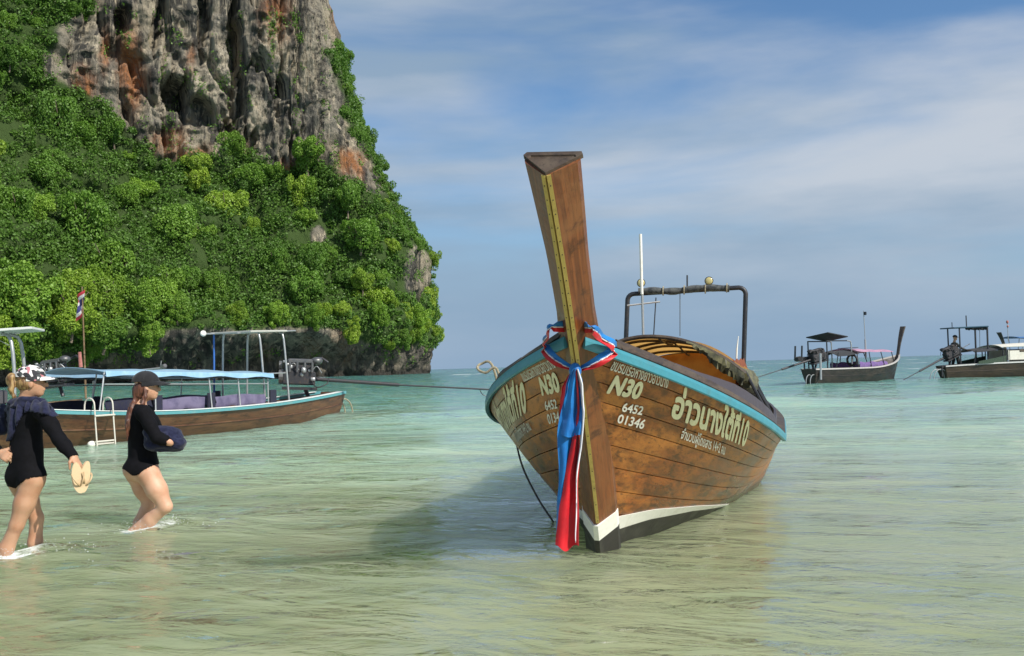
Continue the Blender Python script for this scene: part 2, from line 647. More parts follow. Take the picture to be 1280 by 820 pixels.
    l.new(mathn(n, l, 'MULTIPLY', fr.outputs[0], mathn(n, l, 'SUBTRACT', 1.0, mathn(n, l, 'MULTIPLY', fm, .85))), surf.inputs[0])
    l.new(mx.outputs[0], surf.inputs[1])
    l.new(gl.outputs[0], surf.inputs[2])
    l.new(surf.outputs[0], n['Material Output'].inputs['Surface'])
    return m


def sand_material():
    m, n, l, p = _nodes("wet_sand")
    v = coords(n, l, 'World', (1, 1, 1))
    c = mixc(n, l, noise(n, l, v, 2.5, 6), (.36, .30, .19), (.26, .21, .13))
    l.new(c, p.inputs['Base Color'])
    p.inputs['Roughness'].default_value = .8
    bumpn(n, l, p, noise(n, l, coords(n, l, 'World', (3, 9, 1)), 1.5, 5), .5, .03)
    return m


def build_sea():
    xs = axis(-14000, 14000, .085, .021, -.6)
    ys = axis(-26, 15000, .06, .0125, 4.2)
    X, Y = np.meshgrid(xs, ys, indexing='ij')
    h, foam = sea_height(X, Y)
    V = np.stack([X, Y, h], -1).reshape(-1, 3)
    me = mesh_np("sea", V, grid_faces(*X.shape), water_material(), True)
    a = me.attributes.new("foam", 'FLOAT', 'POINT')
    a.data.foreach_set("value", foam.astype(np.float32).ravel())
    new_obj("sea", me, kind='structure')
    xb, yb = axis(-14000, 14000, 2.0, .3), axis(-26, 15000, 1.0, .25, 5)
    X, Y = np.meshgrid(xb, yb, indexing='ij')
    Z = bed_z(Y) + .02 * vnoise(X / 1.7, Y / 1.1, 0, 51)
    new_obj("seabed", mesh_np("seabed", np.stack([X, Y, Z], -1).reshape(-1, 3), grid_faces(*X.shape), sand_material(), True),
            kind='structure')


build_sea()


def rock_material():
    m, n, l, p = _nodes("limestone")
    w = coords(n, l, 'World', (1, 1, 1))
    vs = coords(n, l, 'World', (.30, .30, .045))
    big = noise(n, l, w, .055, 6, .6, .3)
    streak = noise(n, l, vs, 1.0, 7, .62, .5)
    streak2 = noise(n, l, coords(n, l, 'World', (.75, .75, .07)), 1.0, 6, .6, .3)
    fine = noise(n, l, w, .9, 8, .7)
    c = mixc(n, l, rangem(n, l, big, .36, .66), (.185, .172, .142), (.34, .29, .205))
    c = mixc(n, l, rangem(n, l, streak, .44, .56, .9, 0), c, (.030, .031, .031))
    c = mixc(n, l, rangem(n, l, streak2, .54, .66, 0, .75), c, (.58, .50, .36))
    at_ = n.new('ShaderNodeAttribute')
    at_.attribute_name = "stain"
    sm = mathn(n, l, 'MULTIPLY', at_.outputs['Fac'], rangem(n, l, streak2, .30, .62, .25, 1.0))
    c = mixc(n, l, sm, c, (.40, .155, .052))
    pl = n.new('ShaderNodeAttribute')
    pl.attribute_name = "pale"
    c = mixc(n, l, mathn(n, l, 'MULTIPLY', pl.outputs['Fac'], rangem(n, l, fine, .40, .6)), c, (.60, .52, .38))
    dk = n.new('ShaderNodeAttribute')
    dk.attribute_name = "tide_shade"
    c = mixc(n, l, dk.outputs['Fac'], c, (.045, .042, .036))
    c = mixc(n, l, rangem(n, l, fine, .40, .75, 0, .45), c, (.12, .115, .10))
    so = n.new('ShaderNodeAttribute')
    so.attribute_name = "soil"
    c = mixc(n, l, so.outputs['Fac'], c, (.050, .085, .022))
    l.new(c, p.inputs['Base Color'])
    p.inputs['Roughness'].default_value = .9
    p.inputs['Specular IOR Level'].default_value = .2
    hh = mathn(n, l, 'ADD', mathn(n, l, 'MULTIPLY', fine, .5), mathn(n, l, 'MULTIPLY', noise(n, l, coords(n, l, 'World', (1.4, 1.4, .3)), 1, 6, .65), .7))
    bumpn(n, l, p, hh, 1.0, 1.6)
    return m


YB = ([-400, 0, 60, 100, 150, 185, 215, 250, 290, 330, 360, 380, 420, 455, 470, 490, 560],
      [40, 72, 96, 114, 154, 184, 206, 192, 190, 200, 216, 198, 204, 226, 238, 240, 286])
YR = ([-400, 0, 100, 190, 240, 300, 360, 410, 450, 500, 549, 600], [462, 456, 446, 430, 408, 410, 408, 414, 422, 430, 438, 438])


def veg_mask(px, py, X, Z):
    nz = 9 * vnoise(X / 5, Z / 5, 0, 61) + 5 * vnoise(X / 2, Z / 2, 0, 62)
    yb, yr = np.interp(px, *YB), np.interp(px, *YR)
    v = smooth(py - yb + nz, -3, 5) * smooth(yr - py + nz, -3, 5)
    topleft = smooth(70 - px + .25 * (40 - py) + nz, -6, 6) * (py < 120)
    ledge = smooth(112 - px + nz, -4, 4) * smooth(14 - py + nz, -4, 4)
    edge_x = np.interp(py, [0, 60, 100, 180, 230, 290, 340, 420], [417, 424, 437, 470, 490, 528, 540, 552])
    edge = smooth(px - edge_x + 20 + 1.3 * nz, -5, 5) * (py > 62) * (py < 300)
    v = np.maximum.reduce([v, topleft, ledge, edge * .9])
    bare = smooth(1 - ((px - 522) / 17) ** 2 - ((py - 342) / 34) ** 2 + nz / 30, -.2, .3)
    bare = np.maximum(bare, smooth(1 - ((px - 398) / 12) ** 2 - ((py - 297) / 16) ** 2 + nz / 30, 0, .4))
    bare = np.maximum(bare, smooth(1 - ((px - 441) / 20) ** 2 - ((py - 207) / 22) ** 2 + nz / 30, 0, .4))
    return v * (1 - bare)


# hollows and gullies of the rock face: pixel centre, half sizes, depth in metres
HOLLOWS = [(156, 24, 12, 19, 9), (220, 116, 18, 22, 13), (246, 140, 24, 20, 7), (295, 55, 8, 75, 10), (298, 122, 11, 34, 8), (196, 36, 6, 40, 6),
           (288, 162, 13, 13, 8), (352, 125, 7, 34, 4), (256, 20, 6, 40, 5), (318, 182, 6, 22, 4), (404, 110, 6, 46, 3)]
STAINS = [(163, 88, 15, 48, 1.0), (106, 112, 14, 28, .9), (130, 60, 8, 30, .8), (212, 176, 22, 20, .75), (242, 196, 24, 12, .85), (345, 18, 18, 34, .85),
          (440, 206, 18, 16, .95), (366, 218, 18, 14, .9), (300, 190, 12, 12, .5), (238, 70, 8, 18, .7), (420, 20, 6, 24, .5),
          (392, 438, 12, 14, .45), (428, 432, 10, 18, .5), (330, 440, 12, 14, .3)]
PALE = [(272, 90, 22, 44, 1.0), (245, 105, 10, 24, .9), (205, 90, 10, 30, .8), (222, 85, 16, 14, .8), (200, 128, 12, 20, .7), (340, 55, 18, 34, .75), (318, 140, 14, 34, .8),
        (395, 60, 18, 60, .55), (410, 130, 14, 50, .45), (232, 180, 18, 14, .8), (282, 170, 8, 16, .8), (400, 435, 40, 16, .6), (490, 450, 40, 10, .5)]


def build_cliff():
    ctrl = [(-400, 152), (-150, 176), (0, 204), (120, 224), (250, 238), (380, 250), (462, 261), (500, 272), (520, 286)]
    base = [((px - CX) / F_PX * Y, Y) for px, Y in ctrl]
    base += [(-26.8, 300), (-31, 326), (-55, 362), (-115, 384), (-210, 380)]
    P = spline([(x, y, 0) for x, y in base], 900)[:, :2]
    L = np.concatenate([[0], np.cumsum(np.linalg.norm(np.diff(P, axis=0), axis=1))])
    dens = np.interp(P[:, 0], [-140, -112, -20], [.25, 1.0, 1.0]) * np.where(P[:, 1] > 308, .2, 1.0)
    A = np.concatenate([[0], np.cumsum(dens[1:] * np.diff(L))])
    NA = 470
    la = np.interp(np.linspace(0, A[-1], NA), A, L)
    cx, cy = np.interp(la, L, P[:, 0]), np.interp(la, L, P[:, 1])
    tx, ty = np.gradient(cx), np.gradient(cy)
    tl = np.hypot(tx, ty)
    nx, ny = -ty / tl, tx / tl                                   # inward
    k = np.ones(31) / 31
    pad = lambda q: np.convolve(np.pad(q, 15, mode='edge'), k, 'valid')
    nx, ny = pad(nx), pad(ny)
    nl = np.hypot(nx, ny)
    nx, ny = nx / nl, ny / nl
    pxb = to_px(np.stack([cx, cy, 0 * cx], -1))[:, 0]
    tip = smooth(np.arange(NA), np.argmin(np.abs(pxb - 455)), np.argmin(np.abs(pxb - 516)))
    zs = np.concatenate([np.linspace(-6, 0, 6)[:-1], np.linspace(0, 104, 262), np.linspace(106, 150, 14)])
    zr = np.interp(pxb, [-400, 0, 100, 150, 200, 290, 350, 400, 440, 470, 541], [86, 80, 72, 66, 57, 55, 51, 54, 49, 47, 40])
    S = np.interp(pxb, [-400, 0, 150, 290, 400, 470, 541], [62, 52, 43, 36, 30, 24, 16])
    Z, _ = np.meshgrid(zs, np.arange(NA), indexing='xy')
    r = np.clip((Z - 9) / (zr[:, None] - 9), 0, 1)
    front = S[:, None] * (r ** 1.1) + np.maximum(Z - zr[:, None], 0) * .10
    front += 10.0 * smooth(Z, 14, 3) - 1.5 * smooth(Z, 3, 9) * smooth(Z, 20, 10)
    tipo = np.interp(Z, [-6, 0, 3, 10, 17, 35, 48, 58, 75, 95, 150], [4.5, 3.0, 2.2, -1.5, .2, .9, 8.5, 13.5, 20.5, 25, 40])
    rec = 40 * smooth(pxb, -8, -40)[:, None] * smooth(Z, 62, 74)
    off = front * (1 - tip[:, None]) + tipo * tip[:, None] + rec
    X = cx[:, None] + nx[:, None] * off
    Y = cy[:, None] + ny[:, None] * off
    rockiness = smooth(Z - zr[:, None], -4, 3) + smooth(Z, 13, 8)
    rockiness = np.clip(rockiness + .5 * tip[:, None], .25, 1)
    q = L[-1] * 0 + la[:, None] + 0 * Z
    d = 3.4 * fbm(q / 17, Z / 22, 0, 70, 3) * (1 - .5 * tip[:, None])
    ribs = 1 - np.abs(fbm(q / 5.2, Z / 26, 1.5, 71, 3)) * 2
    d += rockiness * (1.9 * (ribs - .5) + 1.5 * fbm(q / 4.3, Z / 7, 3.0, 72, 4, .55) + .85 * fbm(q / 1.2, Z / 2.6, 5.0, 73, 4, .65))
    rid = 1 - np.abs(vnoise(q / 2.6 + .8 * vnoise(q / 6, Z / 9, 2, 79), Z / 11, 4.2, 75)) * 2.2
    crag = 1 - np.abs(fbm(q / 3.1, Z / 4.6, 8.0, 76, 3, .6)) * 2.4
    fis = smooth(np.abs(fbm(q / 11, Z / 70, 6.1, 78, 3, .55)), .055, .0)
    d += rockiness * (.9 * rid + 1.5 * crag - 4.5 * fis * smooth(Z, 12, 20))
    lumps = fbm(q / 13, Z / 11, 9, 74, 2)
    d += (1 - rockiness) * 9.0 * np.abs(lumps)
    X0, Y0 = X - nx[:, None] * d, Y - ny[:, None] * d
    pp = to_px(np.stack([X0, Y0, Z], -1))
    px, py = pp[..., 0], pp[..., 1]
    wob = 7 * fbm(q / 3.4, Z / 6, 0, 77, 3, .6)
    hol = 0
    for (hx, hy, ax, ay, dp) in HOLLOWS:
        e = 1 - ((px + wob - hx) / ax) ** 2 - ((py + wob - hy) / ay) ** 2
        hol = np.maximum(hol, dp * smooth(e, -.15, .45))
    d = d - hol * (1 - tip[:, None])
    X, Y = X - nx[:, None] * d, Y - ny[:, None] * d
    pp = to_px(np.stack([X, Y, Z], -1))
    px, py = pp[..., 0], pp[..., 1]

    def spots(lst):
        o = 0 * px
        for (hx, hy, ax, ay, s) in lst:
            o = np.maximum(o, s * np.exp(-(((px + wob - hx) / ax) ** 2 + ((py + 2 * wob - hy) / ay) ** 2) ** 1.4))
        return o
    veg = veg_mask(px, py, X, Z)
    V = np.stack([X, Y, Z], -1).reshape(-1, 3)
    Q = grid_faces(NA, len(zs))
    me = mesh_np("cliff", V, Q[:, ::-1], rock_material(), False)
    for nm, val in (("stain", spots(STAINS)), ("pale", spots(PALE)), ("soil", veg), ("tide_shade", np.maximum(smooth(Z, 3.4, .6), .55 * smooth(Z, 15, 5)))):  # last one: tide mark, with overhang shade painted into the rock colour above it
        a = me.attributes.new(nm, 'FLOAT', 'POINT')
        a.data.foreach_set("value", val.astype(np.float32).ravel())
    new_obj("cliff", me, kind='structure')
    G = np.stack([X, Y, Z], -1)
    N = np.cross(np.gradient(G, axis=0), np.gradient(G, axis=1))
    N /= np.linalg.norm(N, axis=-1)[..., None] + 1e-9
    # outward = away from inward normal
    sg = np.sign(-(N[..., 0] * nx[:, None] + N[..., 1] * ny[:, None]))
    N *= sg[..., None]
    du = np.linalg.norm(np.gradient(G, axis=0), axis=-1) * np.linalg.norm(np.gradient(G, axis=1), axis=-1)
    return G, N, du, veg, px, py


CL_G, CL_N, CL_A, CL_VEG, CL_PX, CL_PY = build_cliff()


# ------------------------------------------------------------ trees and shrubs
def leaf_material(name, lo, mid, hi):
    m, n, l, p = _nodes(name)
    oi = n.new('ShaderNodeObjectInfo')
    w = coords(n, l, 'World', (1, 1, 1))
    a = noise(n, l, w, .16, 3, .5)
    b = noise(n, l, w, 1.1, 3, .6)
    f = mathn(n, l, 'ADD', mathn(n, l, 'MULTIPLY', oi.outputs['Random'], .55), mathn(n, l, 'MULTIPLY', a, .5))
    c = mixc(n, l, rangem(n, l, f, .20, .55), lo, mid)
    c = mixc(n, l, rangem(n, l, f, .55, .88), c, hi)
    c = mixc(n, l, rangem(n, l, b, .40, .72, 0, .55), c, [q * .5 for q in mid])
    l.new(c, p.inputs['Base Color'])
    p.inputs['Roughness'].default_value = .5
    p.inputs['Specular IOR Level'].default_value = .3
    t = n.new('ShaderNodeBsdfTranslucent')
    l.new(mixc(n, l, 1.0, c, (1.0, 1.25, .5), 'MULTIPLY'), t.inputs[0])
    mx = n.new('ShaderNodeMixShader')
    mx.inputs[0].default_value = .28
    l.new(p.outputs[0], mx.inputs[1])
    l.new(t.outputs[0], mx.inputs[2])
    l.new(mx.outputs[0], n['Material Output'].inputs['Surface'])
    return m


LEAF_UNDER = leaf_material("leaves_undergrowth", (.056, .118, .024), (.098, .195, .033), (.145, .255, .042))
LEAF = [leaf_material("leaves_deep", (.085, .175, .032), (.145, .275, .042), (.20, .345, .05)),
        leaf_material("leaves_mid", (.115, .22, .032), (.195, .335, .044), (.265, .42, .055)),
        leaf_material("leaves_bright", (.155, .265, .030), (.25, .375, .042), (.34, .46, .058))]
BARK = paint("bark", (.16, .125, .09), .9, amt=.5, scale=1.5)


def leaf_quads(P, N, size, r, jitter=.75):
    """one rhombic leaf clump per point: P centres, N outward directions"""
    k = len(P)
    nn = N + jitter * r.normal(size=(k, 3))
    nn /= np.linalg.norm(nn, axis=1)[:, None]
    t = np.cross(nn, r.normal(size=(k, 3)))
    t /= np.linalg.norm(t, axis=1)[:, None] + 1e-9
    b = np.cross(nn, t)
    s = size * r.uniform(.6, 1.35, (k, 1))
    tip = .18 * s * nn
    V = np.stack([P - t * s + -tip, P - b * s * .62, P + t * s - tip, P + b * s * .62], 1).reshape(-1, 3)
    return V, np.arange(4 * k).reshape(k, 4)


def crown_mesh(seed, mat, nl=18, squash=.8, drape=0.0, count=6800):
    r = np.random.default_rng(seed)
    lob = []
    for i in range(int(nl * 1.5)):
        u = r.normal(size=3)
        u /= np.linalg.norm(u)
        u[2] = u[2] * .8 + .18 - (drape * r.uniform(0, 1.5) if r.random() < .5 else 0)
        lob.append((u * np.array([.74, .74, .66 * squash]) * r.uniform(.35, 1.22), r.uniform(.13, .37)))
    lob.append((np.array([.0, .0, -.15]), .45))
    C = np.array([q[0] for q in lob])
    R = np.array([q[1] for q in lob])
    pr = R ** 2 / (R ** 2).sum()
    ids = r.choice(len(lob), count * 2, p=pr)
    d = r.normal(size=(count * 2, 3))
    d /= np.linalg.norm(d, axis=1)[:, None]
    rr = R[ids][:, None] * (r.uniform(.72, 1.06, (count * 2, 1)))
    P = C[ids] + d * rr
    dist = np.linalg.norm(P[:, None] - C[None], axis=2) / R[None]
    ok = (dist.min(1) > .70) & (P[:, 2] > -.75 - 1.4 * drape)
    P, d = P[ok][:count], d[ok][:count]
    V, Q = leaf_quads(P, d * .8 + np.array([0, 0, .35]), .047, r)
    return mesh_np("crown", V, Q, mat)


def trunk_mesh(seed):
    r = np.random.default_rng(seed)
    b = MB()
    path = spline([(0, 0, -1.0), (.05, .03, -.7), (r.uniform(-.1, .1), r.uniform(-.1, .1), -.4), (0, 0, .25)], 9)
    b.tube(path, np.linspace(.06, .035, 9), 6)
    for k in range(7):
        a = r.uniform(0, 6.28)
        e = np.array([math.cos(a) * .6, math.sin(a) * .6, r.uniform(0, .55)])
        b.tube(spline([(0, 0, -.5 + .1 * k), e * .45 + (0, 0, -.15), e], 6), np.linspace(.035, .01, 6), 5)
    return mesh("trunk", b.v, b.f, BARK, True)


KINDS = [
    ("broadleaf_tree", "deep green broadleaf tree", 0, [crown_mesh(1, LEAF[0]), crown_mesh(2, LEAF[0], 24, .9)], "deep green trees"),
    ("broadleaf_tree", "mid green broadleaf tree", 1, [crown_mesh(3, LEAF[1], 22), crown_mesh(4, LEAF[1], 16, .7), crown_mesh(5, LEAF[1], 26, 1.0)], "mid green trees"),
    ("broadleaf_tree", "bright light green tree", 2, [crown_mesh(6, LEAF[2], 20, .85), crown_mesh(7, LEAF[2], 28, .8)], "bright green trees"),
]
DRAPE = [crown_mesh(11, LEAF[1], 30, 1.1, .9, 9000), crown_mesh(12, LEAF[2], 30, 1.1, 1.0, 9000)]
TRUNKS = [trunk_mesh(s) for s in (21, 22, 23)]


def place_tree(name, label, cat, group, crown, pos, R, rz, tilt=(0, 0), sz=1.0):
    M = Matrix.Translation(pos) @ Matrix.Rotation(rz, 4, 'Z') @ Matrix.Diagonal((R * random.uniform(.85, 1.25), R * random.uniform(.85, 1.2), R * sz, 1))
    t = thing(name, label, cat, M=M, group=group)
    new_obj("crown", crown, t)
    new_obj("trunk", random.choice(TRUNKS), t)
    return t


def build_trees():
    r = np.random.default_rng(99)
    vis = (CL_PX > -60) & (CL_PX < 575) & (CL_PY > -40) & (CL_PY < 470) & (CL_VEG > .5)
    idx = np.argwhere(vis)
    w = CL_A[vis]
    order = r.choice(len(idx), min(len(idx), 9000), replace=False, p=w / w.sum())
    placed, rad = [], []
    for o in order:
        i, j = idx[o]
        p, nrm = CL_G[i, j], CL_N[i, j]
        px, py = CL_PX[i, j], CL_PY[i, j]
        steep = abs(nrm[2]) < .25
        R = r.uniform(2.4, 6.2) * (1.12 if px < 220 else 1.0)
        if px > 470 or py < 130:
            R *= .62
        if px > 400 and py < 250:
            R *= .72
        if py > 395:
            R *= .8
        if placed:
            dd = np.linalg.norm(np.array(placed) - p, axis=1)
            if (dd < .50 * (R + np.array(rad))).any():
                continue
        if len(placed) >= 288:
            break
        placed.append(p)
        rad.append(R)
        g = vnoise(p[0] / 22, p[2] / 14, 0, 80) + r.uniform(-.55, .55) + .25 * (py - 260) / 200
        k = 0 if g < -.30 else (1 if g < .16 else 2)
        if px < 130 and py < 110:
            k = 0
        nm, lab, _, crowns, grp = KINDS[k]
        yb_, yr_ = np.interp(px, *YB), np.interp(px, *YR)
        zone = ("clinging to the seaward edge of the headland" if px > 455 else "at the foot of the bare cliff face" if py < yb_ + 42
                else "above the rock overhang at the waterline" if py > yr_ - 48 else "half way up the forested slope")
        lab, grp = lab + " " + zone, grp + " " + zone
        c = p + nrm * R * (.42 if px < 455 else .16) + np.array([0, 0, R * (.1 if px < 455 else -.1)])
        place_tree(nm, lab, "tree", grp, crowns[int(r.integers(len(crowns)))], c, R, r.uniform(0, 6.28), sz=r.uniform(.95, 1.55))
    # creepers hanging in thick curtains over the lip of the rock
    for (px, py, R, k) in [(30, 395, 6.2, 0), (88, 398, 6.6, 1), (128, 385, 5.6, 1), (168, 392, 4.8, 0), (12, 430, 4.6, 1), (112, 425, 4.2, 0), (182, 425, 3.2, 0), (262, 372, 4.0, 0),
                       (520, 405, 3.2, 0), (470, 402, 3.2, 0), (222, 396, 3.4, 0), (298, 398, 2.6, 1), (348, 402, 3.0, 0), (392, 404, 2.6, 0), (436, 412, 3.0, 1), (500, 424, 2.6, 0)]:
        j = np.argmin((CL_PX - px) ** 2 + (CL_PY - py) ** 2)
        p = CL_G.reshape(-1, 3)[j]
        nrm = CL_N.reshape(-1, 3)[j]
        place_tree("creeper_clad_tree", "tree smothered in creepers hanging over the rock overhang at the waterline", "tree",
                   "creeper clad trees over the overhang", DRAPE[k], p + nrm * R * .35 + np.array([0, 0, R * .35]), R, r.uniform(0, 6.28), sz=1.15)
    # undergrowth: one uncountable mass of shrubs and saplings over the soil between the trees
    vis = (CL_PX > -120) & (CL_PX < 600) & (CL_PY > -60) & (CL_PY < 480) & (CL_VEG > .3)
    idx = np.argwhere(vis)
    w = CL_A[vis] * CL_VEG[vis]
    n, m = 8600, 74
    pick = idx[r.choice(len(idx), n, p=w / w.sum())]
    C, N = CL_G[pick[:, 0], pick[:, 1]], CL_N[pick[:, 0], pick[:, 1]]
    R = r.uniform(.7, 2.4, n) * np.where(CL_PX[pick[:, 0], pick[:, 1]] > 470, .7, 1.0)
    C = C + N * (.25 * R)[:, None] + np.array([0, 0, 1.0]) * (.3 * R)[:, None]
    d = r.normal(size=(n, m, 3))
    d /= np.linalg.norm(d, axis=2)[..., None]
    P = C[:, None] + d * (R[:, None, None] * r.uniform(.7, 1.1, (n, m, 1))) * np.array([1, 1, .85])
    V, Q = leaf_quads(P.reshape(-1, 3), (d * .8 + np.array([0, 0, .35])).reshape(-1, 3), .33, r)
    new_obj("undergrowth", mesh_np("undergrowth", V, Q, LEAF_UNDER), label="leafy undergrowth covering the slope between the trees", cat="undergrowth", kind='stuff')
    # tufts clinging to cracks of the bare face
    tv = (CL_VEG < .2) & (CL_PX > 60) & (CL_PX < 545) & (CL_PY > 0) & (CL_PY < 460)
    crack = tv & (fbm(CL_G[..., 0] / 3, CL_G[..., 1] / 3, CL_G[..., 2] / 6, 91, 3) > .30)
    idx = np.argwhere(crack)
    if len(idx):
        pick = idx[r.choice(len(idx), 9000)]
        P = CL_G[pick[:, 0], pick[:, 1]] + r.normal(size=(9000, 3)) * .35
        N = CL_N[pick[:, 0], pick[:, 1]]
        V, Q = leaf_quads(P + N * .25, N, .26, r)
        new_obj("cliff_tufts", mesh_np("cliff_tufts", V, Q, LEAF[0]), label="small green tufts clinging to cracks of the bare rock face", cat="tufts", kind='stuff')


build_trees()

# ------------------------------------------------------------ the beached longtail boat
BX, BY, BYAW, BHEEL, BTRIM = 0.545, 6.728, 0.262, 0.066, -0.003
MBOAT = (Matrix.Translation((BX, BY, 0)) @ Matrix.Rotation(-BYAW, 4, 'Z') @ Matrix.Rotation(-BTRIM, 4, 'X')
         @ Matrix.Rotation(BHEEL, 4, 'Y'))
MBN = np.array(MBOAT)
MBI = np.linalg.inv(MBN)


def to_world(P):
    P = np.asarray(P, float)
    return P @ MBN[:3, :3].T + MBN[:3, 3]


def to_local(P):
    P = np.asarray(P, float)
    return P @ MBI[:3, :3].T + MBI[:3, 3]


H_BM, H_TM, H_N, H_H0, H_HM, H_HMX, H_K, H_E0, H_E1, H_R0, H_R1 = 1.169, 2.72, 3.347, 1.411, .653, 1.909, -.324, .952, .213, .666, .083
H_LEN = 8.2


def stem_fwd(z):
    return H_R0 * z + H_R1 * z * z


def hull(t, w, side=1, off=0.0):
    """hull surface, boat space (x to port, y aft, z up): t metres aft of the stem, w 0 keel .. 1 sheer"""
    t, w = np.broadcast_arrays(np.asarray(t, float), np.asarray(w, float))

    def f(t, w):
        a = np.clip(t / H_TM, 0, 1)
        B = H_BM * (1 - (1 - a) ** H_N) * (1 - .42 * np.clip((t - 4.2) / 4, 0, 1) ** 2)
        H = H_HM + (H_H0 - H_HM) * (1 - a) ** H_HMX + .22 * np.clip((t - 5) / 3.2, 0, 1) ** 2
        z = H_K + (H - H_K) * w
        e = H_E0 + (H_E1 - H_E0) * np.clip(t / 3.5, 0, 1)
        b = B * np.maximum(w, 1e-4) ** e
        return np.stack([b, t - stem_fwd(z) * np.clip(1 - t / 6, 0, 1), z], -1)
    P = f(t, w)
    if off:
        e = 2e-3
        du = f(t + e, w) - f(np.maximum(t - e, 0), w)
        dv = f(t, np.minimum(w + e, 1.02)) - f(t, np.maximum(w - e, 0))
        N = np.cross(du, dv)
        N /= np.linalg.norm(N, axis=-1)[..., None] + 1e-12
        P = P + N * off
    return P * np.array([side, 1, 1])


def hull_w(t, z):
    a = np.clip(np.asarray(t, float) / H_TM, 0, 1)
    H = H_HM + (H_H0 - H_HM) * (1 - a) ** H_HMX + .22 * np.clip((t - 5) / 3.2, 0, 1) ** 2
    return (z - H_K) / (H - H_K)


W_PLANK = wood("varnished_planks", (.36, .098, .014), (.095, .027, .007), (.55, .21, .036), (7, .55, 7), .34, .8, .38, wet=True)
W_STEM = wood("stem_wood", (.235, .072, .018), (.105, .030, .009), (.20, .08, .022), (13, 13, .7), .36, .1, .4, rot=(-.67, 0, 0))
W_DARK = wood("dark_wood", (.07, .045, .028), (.03, .02, .014), (.10, .075, .05), (8, .8, 8), .6, .2, .05)
W_DECK = wood("deck_wood", (.22, .13, .06), (.10, .06, .03), (.26, .19, .11), (8, .8, 8), .6, .3, .05)
P_TURQ = paint("turquoise_paint", (.050, .25, .32), .42, (.08, .13, .12), .4, 5.0)
P_COAM = paint("grey_coaming_paint", (.060, .050, .062), .55, (.05, .045, .04), .5, 6.0)
P_WHITE = paint("white_paint", (.78, .77, .70), .5, (.40, .36, .26), .35, 6.0)
P_BLACK = paint("black_bottom_paint", (.030, .028, .026), .5, (.10, .10, .075), .6, 7.0)
P_YELL = paint("pale_yellow_lettering", (.84, .80, .54), .5, (.45, .38, .16), .35, 14.0)
P_LETT = paint("white_lettering", (.80, .78, .70), .5, (.4, .34, .22), .4, 14.0)
P_BRASS = paint("brass_strip", (.56, .42, .13), .42, (.16, .11, .05), .45, 22.0, .35)
P_CAULK = paint("caulking", (.06, .036, .018), .8)
M_STEEL = paint("black_steel_pipe", (.022, .024, .03), .45, (.10, .06, .03), .3, 14.0)
M_GALV = paint("galvanised_pipe", (.42, .43, .43), .4, (.16, .12, .08), .35, 14.0, .6)
M_ROPE = cloth("rope_fibre", (.36, .32, .22), (.20, .17, .11), scale=60)
M_ROPE_D = cloth("dark_rope_fibre", (.10, .10, .085), (.05, .05, .045), scale=60)


